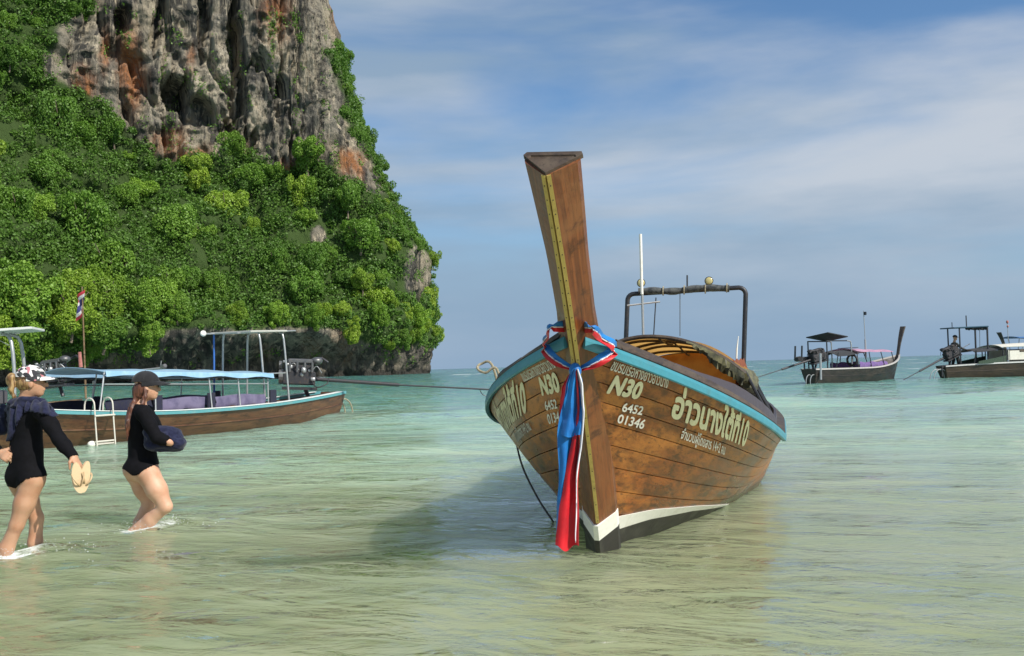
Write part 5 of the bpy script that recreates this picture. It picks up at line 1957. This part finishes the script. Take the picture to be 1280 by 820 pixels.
def shell(V, Q, mask, off, inner=.002):
    """closed-looking layer of cloth over the masked part of a skin"""
    N = vnormals(V, Q)
    keep = mask[Q].all(1)
    used = np.unique(Q[keep])
    mp = np.full(len(V), -1)
    mp[used] = np.arange(len(used))
    q = mp[Q[keep]]
    W = V[used] + N[used] * (off[used] if isinstance(off, np.ndarray) else off)
    # hem: turn the border down to the skin
    e = np.concatenate([q[:, [0, 1]], q[:, [1, 2]], q[:, [2, 3]], q[:, [3, 0]]])
    key = np.sort(e, 1)
    _, inv, c = np.unique(key, axis=0, return_inverse=True, return_counts=True)
    be = e[c[inv.ravel()] == 1]
    n = len(W)
    bv = np.unique(be)
    mp2 = np.full(n, -1)
    mp2[bv] = n + np.arange(len(bv))
    W = np.concatenate([W, (V[used] - N[used] * inner)[bv]])
    hem = np.stack([be[:, 1], be[:, 0], mp2[be[:, 0]], mp2[be[:, 1]]], 1)
    return W, np.concatenate([q, hem])


def skin_material(name, col):
    m, n, l, p = _nodes(name)
    v = coords(n, l, 'Object')
    c = mixc(n, l, rangem(n, l, noise(n, l, v, 9, 4), .35, .7), col, [col[0] * .86, col[1] * .76, col[2] * .70])
    l.new(c, p.inputs['Base Color'])
    p.inputs['Roughness'].default_value = .55
    p.inputs['Subsurface Weight'].default_value = .12
    p.inputs['Subsurface Radius'].default_value = (.02, .008, .004)
    p.inputs['Subsurface Scale'].default_value = .4
    bumpn(n, l, p, noise(n, l, v, 120, 3), .08, .002)
    return m


def hair_material(name, col, col2):
    m, n, l, p = _nodes(name)
    v = coords(n, l, 'Object', (60, 60, 3))
    c = mixc(n, l, rangem(n, l, noise(n, l, v, 1.2, 4), .35, .65), col, col2)
    l.new(c, p.inputs['Base Color'])
    p.inputs['Roughness'].default_value = .45
    bumpn(n, l, p, noise(n, l, v, 1.2, 4), .8, .01)
    return m


def floral_material():
    m, n, l, p = _nodes("floral_print")
    v = coords(n, l, 'Object')
    vo = n.new('ShaderNodeTexVoronoi')
    vo.inputs['Scale'].default_value = 44
    l.new(v, vo.inputs['Vector'])
    r = n.new('ShaderNodeValToRGB')
    r.color_ramp.interpolation = 'CONSTANT'
    el = r.color_ramp.elements
    el[0].color = (.66, .64, .62, 1)
    el[1].position = .36
    el[1].color = (.02, .02, .025, 1)
    for pos, c in ((.66, (.60, .58, .56, 1)), (.76, (.42, .16, .18, 1)), (.83, (.05, .06, .06, 1))):
        e = el.new(pos)
        e.color = c
    s = n.new('ShaderNodeSeparateColor')
    l.new(vo.outputs['Color'], s.inputs[0])
    l.new(s.outputs[0], r.inputs[0])
    l.new(r.outputs[0], p.inputs['Base Color'])
    p.inputs['Roughness'].default_value = .8
    return m


SKIN1 = skin_material("tanned_skin", (.47, .27, .165))
SKIN2 = skin_material("fair_skin", (.56, .34, .225))
M_SUIT = cloth("black_swimsuit", (.0055, .0055, .0075), (.004, .004, .005), .85, scale=30, sheen=0.0, spec=.12)
M_NAVY = cloth("navy_towel", (.017, .020, .052), (.008, .010, .028), .95, scale=40)


def frame3(fwd):
    f = np.array([fwd[0], fwd[1], 0.0])
    f /= np.linalg.norm(f)
    r = np.array([f[1], -f[0], 0])
    return np.stack([r, f, np.array([0, 0, 1.0])], 1)          # columns: right, forward, up


def head(b, c, R, s=1.0):
    g = lambda x, y, z: c + R @ (np.array([x, y, z]) * s)
    b.ell(g(0, -.012, .022), np.array([.074, .092, .095]) * s, R, .02, 1)
    b.ell(g(0, .020, -.045), np.array([.056, .066, .066]) * s, R, .03, 1)
    b.ell(g(0, .050, -.085), np.array([.030, .028, .024]) * s, R, .02, 1)
    b.cone(g(0, .088, .012), g(0, .104, -.026), .010 * s, .014 * s, .012, 1)      # nose
    b.ell(g(0, .082, -.055), np.array([.024, .012, .009]) * s, R, .008, 1)        # mouth
    for q in (-1, 1):
        b.ell(g(q * .030, .080, .020), np.array([.018, .010, .010]) * s, R, .012, 1)   # brow and eye
        b.ell(g(q * .075, -.002, -.012), np.array([.010, .022, .032]) * s, R, .006, 1)  # ear


def cap_parts(root, o, c, R, mat, s=1.0, visor=.085):
    g = lambda x, y, z: c + R @ (np.array([x, y, z]) * s) - o
    rows = []
    for i, th in enumerate(np.linspace(0, 1.52, 9)):
        rr, zz = math.sin(th), math.cos(th)
        rows.append([g(.086 * rr * math.cos(a), -.012 + .104 * rr * math.sin(a), .030 + .088 * zz) for a in np.linspace(0, 2 * math.pi, 25)])
    crown = MB().sheet(np.array(rows), .006).link("cap", mat, root, True)
    P = []
    for a in np.linspace(-.15, math.pi + .15, 15):
        x, y = math.cos(a), math.sin(a)
        base = (.084 * x, -.012 + .100 * y, .034)
        k = max(0, y)
        P.append([g(*base), g(.086 * x, -.012 + .100 * y + visor * .5 * k ** .7, .030 - .004 * k), g(.080 * x, -.012 + .100 * y + visor * k ** .6, .018 - .016 * abs(x))])
    MB().sheet(np.array(P), .005).link("visor", mat, crown, True)
    MB().ell(g(0, -.012, .118), (.008, .008, .005), 8, 5).link("button", mat, crown, True)


def shades(root, o, c, R, s=1.0):
    g = lambda x, y, z: c + R @ (np.array([x, y, z]) * s) - o
    b = MB()
    for q in (-1, 1):
        b.ell(g(q * .032, .096, .012), (.027, .010, .021), 12, 8, R)
        b.tube([g(q * .058, .090, .016), g(q * .078, .03, .012), g(q * .078, -.01, .006)], .0035, 5)
    b.tube([g(-.008, .103, .016), g(.008, .103, .016)], .003, 5)
    b.link("sunglasses", paint("dark_glass", (.012, .011, .012), .12), root, True)


def hand(b, w, d, pn, th, s=1.0, curl=1.0, tag=5):
    """palm and five fingers: w wrist, d direction of the hand, pn palm normal, th side of the thumb"""
    d, pn = np.array(d, float), np.array(pn, float)
    d /= np.linalg.norm(d)
    pn -= d * (pn @ d)
    pn /= np.linalg.norm(pn)
    sd = np.cross(d, pn) * th
    R = np.stack([sd, d, pn], 1)
    b.ell(w + d * .045 * s, np.array([.038, .050, .016]) * s, R, .012, tag)
    b.cone(w - d * .02, w + d * .02, .025 * s, .024 * s, .02, tag)
    for k, (x, L) in enumerate(zip((.030, .010, -.010, -.028), (.068, .078, .072, .055))):
        a = w + d * .082 * s + sd * x * s
        m = a + (d * math.cos(.55 * curl) + pn * math.sin(.55 * curl)) * L * .45 * s
        e = m + (d * math.cos(1.6 * curl) + pn * math.sin(1.6 * curl)) * L * .38 * s
        t = e + (d * math.cos(2.3 * curl) + pn * math.sin(2.3 * curl)) * L * .25 * s
        b.chain([a - d * .02 * s, a, m, e, t], np.array([.010, .0095, .009, .0085, .0075]) * s, .005, tag)
    a = w + d * .022 * s + sd * .030 * s
    b.chain([a, a + (sd * .7 + d * .6 + pn * .3) * .034 * s, a + (sd * .45 + d * 1.2 + pn * .75) * .050 * s], np.array([.013, .011, .009]) * s, .008, tag)


PERSON_SKIN = []


def finish_person(name, label, b, base, skin, suit_mask, suit_off=.006, suit_mat=None, wob=0.0):
    V, Q, ids = b.build()
    PERSON_SKIN.append((V, Q, ids))
    o = np.array([base[0], base[1], base[2]])
    root = thing(name, label, "person", loc=tuple(o))
    new_obj("body", mesh_np("body", V - o, Q, skin, True), root)
    m = suit_mask(V, ids)
    W, q = shell(V, Q, m, suit_off)
    new_obj("swimsuit" if suit_mat is None else "clothes", mesh_np("clothes", W - o, q, suit_mat or M_SUIT, True), root)
    return root, o


def extend(knee, wl, z):
    """follow the shin through the surface down to height z"""
    k = (knee[2] - z) / max(knee[2] - wl[2], 1e-3)
    return knee + (wl - knee) * k


def foot(b, ank, fwd, s=1.0, z=None):
    f = np.array([fwd[0], fwd[1], 0.0])
    f /= np.linalg.norm(f)
    z = ank[2] - .06 if z is None else z
    heel = np.array([ank[0], ank[1], z]) - f * .045
    ball = np.array([ank[0], ank[1], z - .005]) + f * .12
    b.cone(ank, heel, .036 * s, .032 * s, .02, 4).cone(ank + f * .02, ball, .036 * s, .026 * s, .03, 4).cone(heel, ball, .03 * s, .03 * s, .03, 4)
    sd = np.array([f[1], -f[0], 0])
    for k in range(5):
        a = ball + sd * (.028 - .014 * k)
        b.cone(a, a + f * (.052 - .005 * k), .011 - .001 * k, .008, .006, 4)


def build_woman_with_sandals():
    Y0 = 7.30
    J = lambda px, py, dy=0.0: at(px, py, Y0 + dy)
    Rb = frame3((.72, .69))
    Rh = frame3((.94, .34))
    b = Body(.0075)
    hc = J(40, 478, .03)
    head(b, hc, Rh, .98)
    nb = J(31, 503, .03)
    b.cone(hc + Rh @ np.array([0, -.03, -.06]), nb, .046, .052, .03, 1)
    b.ell(J(32, 524, .03), (.155, .100, .140), Rb, .05, 2)
    b.ell(J(33, 548, .03), (.135, .098, .140), Rb, .06, 2)
    b.ell(J(33, 570, .02), (.135, .105, .120), Rb, .06, 2)
    b.ell(J(33, 588, .02), (.138, .105, .105), Rb, .05, 2)
    b.ell(J(42, 596, -.04), (.078, .082, .078), Rb, .05, 3)
    b.ell(J(22, 596, .01), (.076, .080, .078), Rb, .05, 3)
    # arms
    rs, re, rw = J(54, 515, -.11), J(74, 549, -.17), J(91, 570, -.20)
    b.cone(J(42, 512, -.03), rs, .055, .052, .05, 2)
    b.chain([rs, (rs + re) / 2, re, (re * .6 + rw * .4), rw], [.052, .047, .040, .041, .028], .025, 6)
    hand(b, rw, J(97, 580, -.21) - rw, np.array([-.8, .2, -.3]), -1)
    ls, le, lw = J(8, 517, .16), J(-16, 552, .14), J(0, 566, -.03)
    b.cone(J(20, 513, .09), ls, .055, .052, .05, 2)
    b.chain([ls, (ls + le) / 2, le, le * .6 + lw * .4, lw], [.052, .046, .040, .040, .028], .025, 6)
    hand(b, lw, J(9, 571, -.10) - lw, np.array([.2, .6, -.4]), 1)
    # legs
    bed = float(bed_z(np.array(Y0)))
    h1, k1, w1 = J(40, 603, -.04), J(21, 656, -.06), J(9, 690, -.03)
    a1 = extend(k1, w1, bed + .085)
    b.chain([h1, h1 * .5 + k1 * .5, k1], [.084, .070, .050], .035, 4)
    b.chain([k1, k1 * .62 + a1 * .38 + np.array([-.01, -.01, 0]), a1], [.047, .051, .033], .025, 4)
    foot(b, a1, (.72, .69), z=bed + .04)
    h2, k2, w2 = J(25, 603, .07), J(46, 648, .13), J(47, 684, .15)
    a2 = extend(k2, w2, bed + .085)
    b.chain([h2, h2 * .5 + k2 * .5, k2], [.082, .068, .048], .035, 4)
    b.chain([k2, k2 * .62 + a2 * .38 + np.array([-.012, -.01, 0]), a2], [.046, .050, .033], .025, 4)
    foot(b, a2, (.72, .69), z=bed + .04)

    def mask(V, ids):
        p = to_px(V)
        cut = np.interp(p[:, 0], [-5, 8, 20, 25, 32, 42, 60], [604, 607, 610, 606, 600, 597, 595])
        neck = p[:, 1] > 505 - .12 * np.abs(p[:, 0] - 31)
        arm = ids == 6
        body = ((ids == 2) | (ids == 3) | (ids == 4)) & (p[:, 1] < cut) & neck
        return body | arm
    root, o = finish_person("person", "woman in a floral cap and black long sleeved swimsuit wading with sandals in hand", b, (float(a1[0]), float(a1[1]), bed), SKIN1, mask)
    cap_parts(root, o, hc + np.array([0, 0, .008]), frame3((.96, .28)), floral_material(), 1.0)
    shades(root, o, hc, Rh)
    hb = Body(.007)
    g = lambda x, y, z: hc + Rh @ np.array([x, y, z])
    hb.ell(g(0, -.03, -.005), (.080, .078, .070), Rh, .02)
    hb.chain([g(0, -.09, .02), g(.0, -.135, .035), g(0, -.15, .005)], [.020, .036, .026], .01)
    hb.chain([g(.02, -.12, .01), g(.03, -.135, -.05), g(.02, -.115, -.10), g(.03, -.11, -.13)], [.016, .018, .013, .004], .01)
    hb.chain([g(-.02, -.12, .01), g(-.01, -.15, -.04), g(-.02, -.14, -.10)], [.014, .014, .004], .01)
    V, Q, _ = hb.build(.008, 30)
    new_obj("hair", mesh_np("hair", V - o, Q, hair_material("bleached_hair", (.38, .25, .10), (.13, .065, .025)), True), root)

    # towel over the shoulders: cloth lying on the back, its folds, and the roll round the neck
    Vb, Qb, ib = PERSON_SKIN[0]
    pb = to_px(Vb)
    lim = np.interp(pb[:, 0], [-20, -4, 6, 16, 22, 30, 40, 52, 64], [530, 552, 556, 550, 534, 517, 514, 518, 522])
    mk = (pb[:, 1] < lim) & (pb[:, 1] > 499) & (ib != 5) & (pb[:, 0] > -14)
    fold = .016 + .011 * np.sin(pb[:, 0] * .55 + 3.0 * vnoise(Vb[:, 0] * 7, Vb[:, 1] * 7, Vb[:, 2] * 3, 3)) + .008 * vnoise(Vb[:, 0] * 22, Vb[:, 1] * 22, Vb[:, 2] * 9, 4)
    W, q = shell(Vb, Qb, mk, np.maximum(fold, .006)[:, None], .0)
    to = np.array(J(20, 510, 0))
    tw = thing("towel", "crumpled navy towel draped over the shoulders of the woman in the floral cap", "towel", loc=tuple(to))
    new_obj("drape", mesh_np("drape", W - to, q, M_NAVY, True), tw)
    tb = Body(.007)
    ch = [J(9, 512, .06), J(16, 503, -.02), J(27, 500, -.055), J(40, 500, -.06), J(52, 504, -.03), J(58, 510, .05)]
    tb.chain(ch, [.022, .028, .026, .026, .028, .020], .02)
    tb.chain([J(14, 508, -.05), J(28, 506, -.075), J(46, 507, -.085), J(55, 513, -.06)], [.014, .016, .016, .012], .02)
    V, Q, _ = tb.build(.012, 24, 5)
    new_obj("rolled_edge", mesh_np("rolled_edge", V - to, Q, M_NAVY, True), tw)

    # a pair of beige sandals hanging from her fingers
    beige = paint("beige_foam_rubber", (.62, .47, .28), .7, (.36, .26, .15), .35, 30)
    strap = paint("tan_strap", (.50, .36, .20), .6)
    for k, (px, py, dy, ang, yaw) in enumerate(((98, 597, -.24, .16, .5), (106, 596, -.20, -.20, 1.0))):
        M = Matrix.Translation(J(px, py, dy)) @ Matrix.Rotation(yaw + math.pi, 4, 'Z') @ Matrix.Rotation(ang, 4, 'Y')
        sn = thing("sandal", ("beige flip flop hanging closest to the fingers of the wading woman", "beige flip flop hanging behind the other one in the wading woman's hand")[k], "sandal", M=M)
        out = []
        for a in np.linspace(0, 2 * math.pi, 28, endpoint=False):
            v = math.cos(a)
            out.append((math.sin(a) * (.040 + .007 * -v + .004 * math.sin(a)), v * .112))
        V = [(x, -.009, z) for x, z in out] + [(x, .009, z) for x, z in out]
        n = len(out)
        MB().add(V, [tuple(range(n)), tuple(reversed(range(n, 2 * n)))] + [(i, n + i, n + (i + 1) % n, (i + 1) % n) for i in range(n)]).link("sole", beige, sn)
        for s in (-1, 1):
            MB().tube(spline([(0, .008, -.060), (s * .020, .034, -.030), (s * .036, .028, .010), (s * .040, .006, .030)], 10), .006, 6).link("strap", strap, sn, True)
    return root


build_woman_with_sandals()


def build_woman_with_bundle():
    Y0 = 8.45
    J = lambda px, py, dy=0.0: at(px, py, Y0 + dy)
    Rb = frame3((.94, .34))
    Rh = frame3((.97, .22))
    b = Body(.0075)
    hc = J(184, 484, .0)
    head(b, hc, Rh, .98)
    nb = J(174, 506, .0)
    b.cone(hc + Rh @ np.array([0, -.03, -.06]), nb, .045, .052, .03, 1)
    b.ell(J(175, 527, .0), (.160, .112, .140), Rb, .05, 2)
    b.ell(J(177, 546, .0), (.140, .105, .130), Rb, .06, 2)
    b.ell(J(178, 566, .0), (.140, .108, .120), Rb, .06, 2)
    b.ell(J(179, 583, .0), (.160, .125, .100), Rb, .06, 2)
    b.ell(J(190, 530, .0), (.110, .06, .075), Rb, .06, 2)
    b.ell(J(169, 588, -.07), (.092, .100, .085), Rb, .05, 3)
    b.ell(J(170, 588, .07), (.090, .098, .085), Rb, .05, 3)
    rs, re, rw = J(179, 516, -.165), J(196, 547, -.235), J(214, 553, -.20)
    b.cone(J(175, 513, -.08), rs, .055, .052, .05, 2)
    b.chain([rs, (rs + re) / 2, re, re * .6 + rw * .4, rw], [.054, .048, .041, .042, .028], .025, 6)
    hand(b, rw, J(222, 552, -.12) - rw, np.array([-.1, .9, .1]), 1)
    ls, le, lw = J(183, 515, .165), J(201, 543, .20), J(217, 548, .06)
    b.cone(J(178, 513, .08), ls, .055, .052, .05, 2)
    b.chain([ls, (ls + le) / 2, le, le * .6 + lw * .4, lw], [.052, .046, .040, .040, .028], .025, 6)
    hand(b, lw, J(224, 550, -.03) - lw, np.array([-.2, -.9, .1]), -1)
    bed = float(bed_z(np.array(Y0)))
    h1, k1, w1 = J(185, 592, -.085), J(207, 633, -.11), J(173, 659, -.06)
    a1 = extend(k1, w1, -.10)
    b.chain([h1, h1 * .5 + k1 * .5, k1], [.098, .082, .056], .04, 4)
    b.chain([k1, k1 * .64 + a1 * .36 + np.array([-.0, 0, -.012]), a1], [.052, .055, .036], .025, 4)
    toe = a1 + np.array([-.06, .0, -.14])
    b.cone(a1, a1 + np.array([-.05, 0, .0]), .036, .033, .02, 4).chain([a1, a1 * .4 + toe * .6, toe], [.036, .032, .022], .02, 4)
    h2, k2, w2 = J(174, 594, .08), J(187, 628, .12), J(178, 652, .12)
    a2 = extend(k2, w2, bed + .085)
    b.chain([h2, h2 * .5 + k2 * .5, k2], [.100, .083, .058], .04, 4)
    b.chain([k2, k2 * .62 + a2 * .38 + np.array([-.012, 0, 0]), a2], [.056, .058, .036], .025, 4)
    foot(b, a2, (.94, .34), z=bed + .04)

    def mask(V, ids):
        p = to_px(V)
        cut = np.interp(p[:, 0], [150, 158, 166, 173, 180, 190, 204], [584, 589, 595, 594, 588, 583, 578])
        neck = p[:, 1] > 506 + .10 * (p[:, 0] - 176)
        return (((ids == 2) | (ids == 3) | (ids == 4)) & (p[:, 1] < cut) & neck) | (ids == 6)
    root, o = finish_person("person", "woman in a plain black cap and swimsuit wading with a bundle under her arm", b, (float(a2[0]), float(a2[1]), bed), SKIN2, mask)
    cap_parts(root, o, hc + np.array([0, 0, .010]), frame3((.98, .18)), cloth("black_cap_cloth", (.012, .012, .014), (.02, .02, .022)), 1.08, .090)
    shades(root, o, hc, Rh)
    hb = Body(.007)
    g = lambda x, y, z: hc + Rh @ np.array([x, y, z])
    hb.ell(g(0, -.028, -.005), (.081, .080, .075), Rh, .02)
    hb.ell(g(0, -.070, -.055), (.066, .045, .075), Rh, .03)
    hb.ell(J(167, 512, -.07), (.060, .040, .075), Rh, .04)
    hb.ell(J(161.5, 527, -.105), (.052, .032, .080), Rh, .04)
    for q in np.linspace(-.06, .07, 9):
        hb.chain([J(164 - 30 * q, 520, -.10 - .5 * q), J(161 - 40 * q, 533, -.115 - .4 * q), J(160.5 - 45 * q, 545 + 6 * math.sin(60 * q), -.115 - .4 * q)], [.016, .012, .003], .006)
    hb.chain([g(.074, .0, -.02), g(.085, -.005, -.08), g(.095, -.02, -.14), g(.09, -.01, -.19)], [.014, .018, .014, .004], .015)
    V, Q, _ = hb.build(.014, 60, 3, (1, 1, .12))
    new_obj("hair", mesh_np("hair", V - o, Q, hair_material("chestnut_hair", (.15, .055, .030), (.06, .026, .016)), True), root)
    # bundle of towelling
    tb = Body(.008)
    c = J(206, 545, -.13)
    tb.ell(c, (.135, .095, .086), frame3((.2, 1)), .03)
    tb.ell(J(218, 545, -.10), (.072, .085, .072), frame3((.2, 1)), .05)
    tb.ell(J(191, 549, -.12), (.075, .09, .085), frame3((.2, 1)), .05)
    tb.cone(J(186, 540, -.16), J(224, 554, -.17), .045, .05, .04)
    tb.cone(J(190, 556, -.15), J(225, 556, -.13), .035, .04, .04)
    V, Q, _ = tb.build(.030, 15, 9, (.35, 1, 1))
    to = np.array(c)
    new_obj("towel_bundle", mesh_np("towel_bundle", V - to, Q, M_NAVY, True), label="rolled dark blue towel bundle held against the woman in the black cap", cat="bundle", loc=tuple(to))


build_woman_with_bundle()


def build_helmsman():
    Y0 = 53.8
    J = lambda px, py, dy=0.0: at(px, py, Y0 + dy)
    R = frame3((.95, .2))
    b = Body(.016)
    zf = .50
    hc = J(1194, 422.5)
    head(b, hc, R, 1.15)
    sh = hc - np.array([.06, 0, .28])
    k = (hc[2] - zf) / 1.58
    hip = np.array([hc[0] - .05, hc[1], zf + .88 * k])
    b.cone(hc, sh + np.array([0, 0, .06]), .06, .07, .03, 1)
    b.ell(sh - np.array([0, 0, .14]), (.20, .125, .20), R, .06, 2)
    b.ell((sh + hip) / 2 - np.array([0, 0, .02]), (.17, .115, .20), R, .06, 2)
    b.ell(hip, (.17, .125, .13), R, .06, 3)
    for s in (-1, 1):
        d = R[:, 0] * s
        kn = hip + d * .11 + np.array([.05 * s + .03, 0, -.42 * k])
        an = np.array([hip[0] + .10 * s, hip[1], zf + .07]) + d * .11
        b.chain([hip + d * .09, kn, an], [.105, .075, .055], .04, 3)
        foot(b, an, (.95, .2), 1.2, zf + .04)
    s0 = sh + R[:, 0] * .19 - np.array([0, 0, .04])
    e0, w0 = J(1202, 435.5, -.15), J(1208, 437.5, -.05)
    b.chain([s0, e0, w0], [.060, .048, .034], .03, 6)
    hand(b, w0, np.array([1, 0, -.1]), np.array([0, 0, -1.0]), 1, 1.2)
    s1 = sh - R[:, 0] * .19 - np.array([0, 0, .04])
    b.chain([s1, s1 + np.array([.02, .05, -.28]), s1 + np.array([.16, .02, -.46])], [.060, .048, .034], .03, 6)
    hand(b, s1 + np.array([.16, .02, -.46]), np.array([.6, 0, -.6]), np.array([.5, 0, -.5]), 1, 1.2)

    def mask(V, ids):
        return (ids == 2) | (ids == 3) | (ids == 6)
    dk = cloth("dark_grey_workwear", (.030, .036, .034), (.018, .02, .022))
    root, o = finish_person("person", "helmsman in dark clothes and cap standing at the stern with one arm out", b, (float(hip[0]), float(hip[1]), zf), SKIN1, mask, .012, dk)
    cap_parts(root, o, hc + np.array([0, 0, .02]), R, cloth("black_cap_cloth", (.012, .012, .014)), 1.25)


build_helmsman()


def build_splashes():
    """drops thrown up around the wading feet"""
    r = np.random.default_rng(31)
    m, n, l, p = _nodes("splash_water")
    p.inputs['Base Color'].default_value = (.86, .89, .88, 1)
    p.inputs['Roughness'].default_value = .15
    p.inputs['Transmission Weight'].default_value = .4
    b = MB()
    for fx, fy, fr, fs in FOOT_SPLASH:
        for k in range(int(60 * fs)):
            a, q = r.uniform(0, 6.28), abs(r.normal()) * fr * .8
            z = .01 + max(0, .06 * r.random() ** 2 * (1 - q / (fr * 2.2)))
            s = r.uniform(.0012, .0038)
            b.ell((fx + q * math.cos(a) * 1.3, fy + q * math.sin(a), z), (s * r.uniform(1, 2.2), s, s), 5, 3)
    b.link("splash_drops", m, None, True, label="white drops splashed up around the wading legs", cat="splash", kind='stuff')


build_splashes()
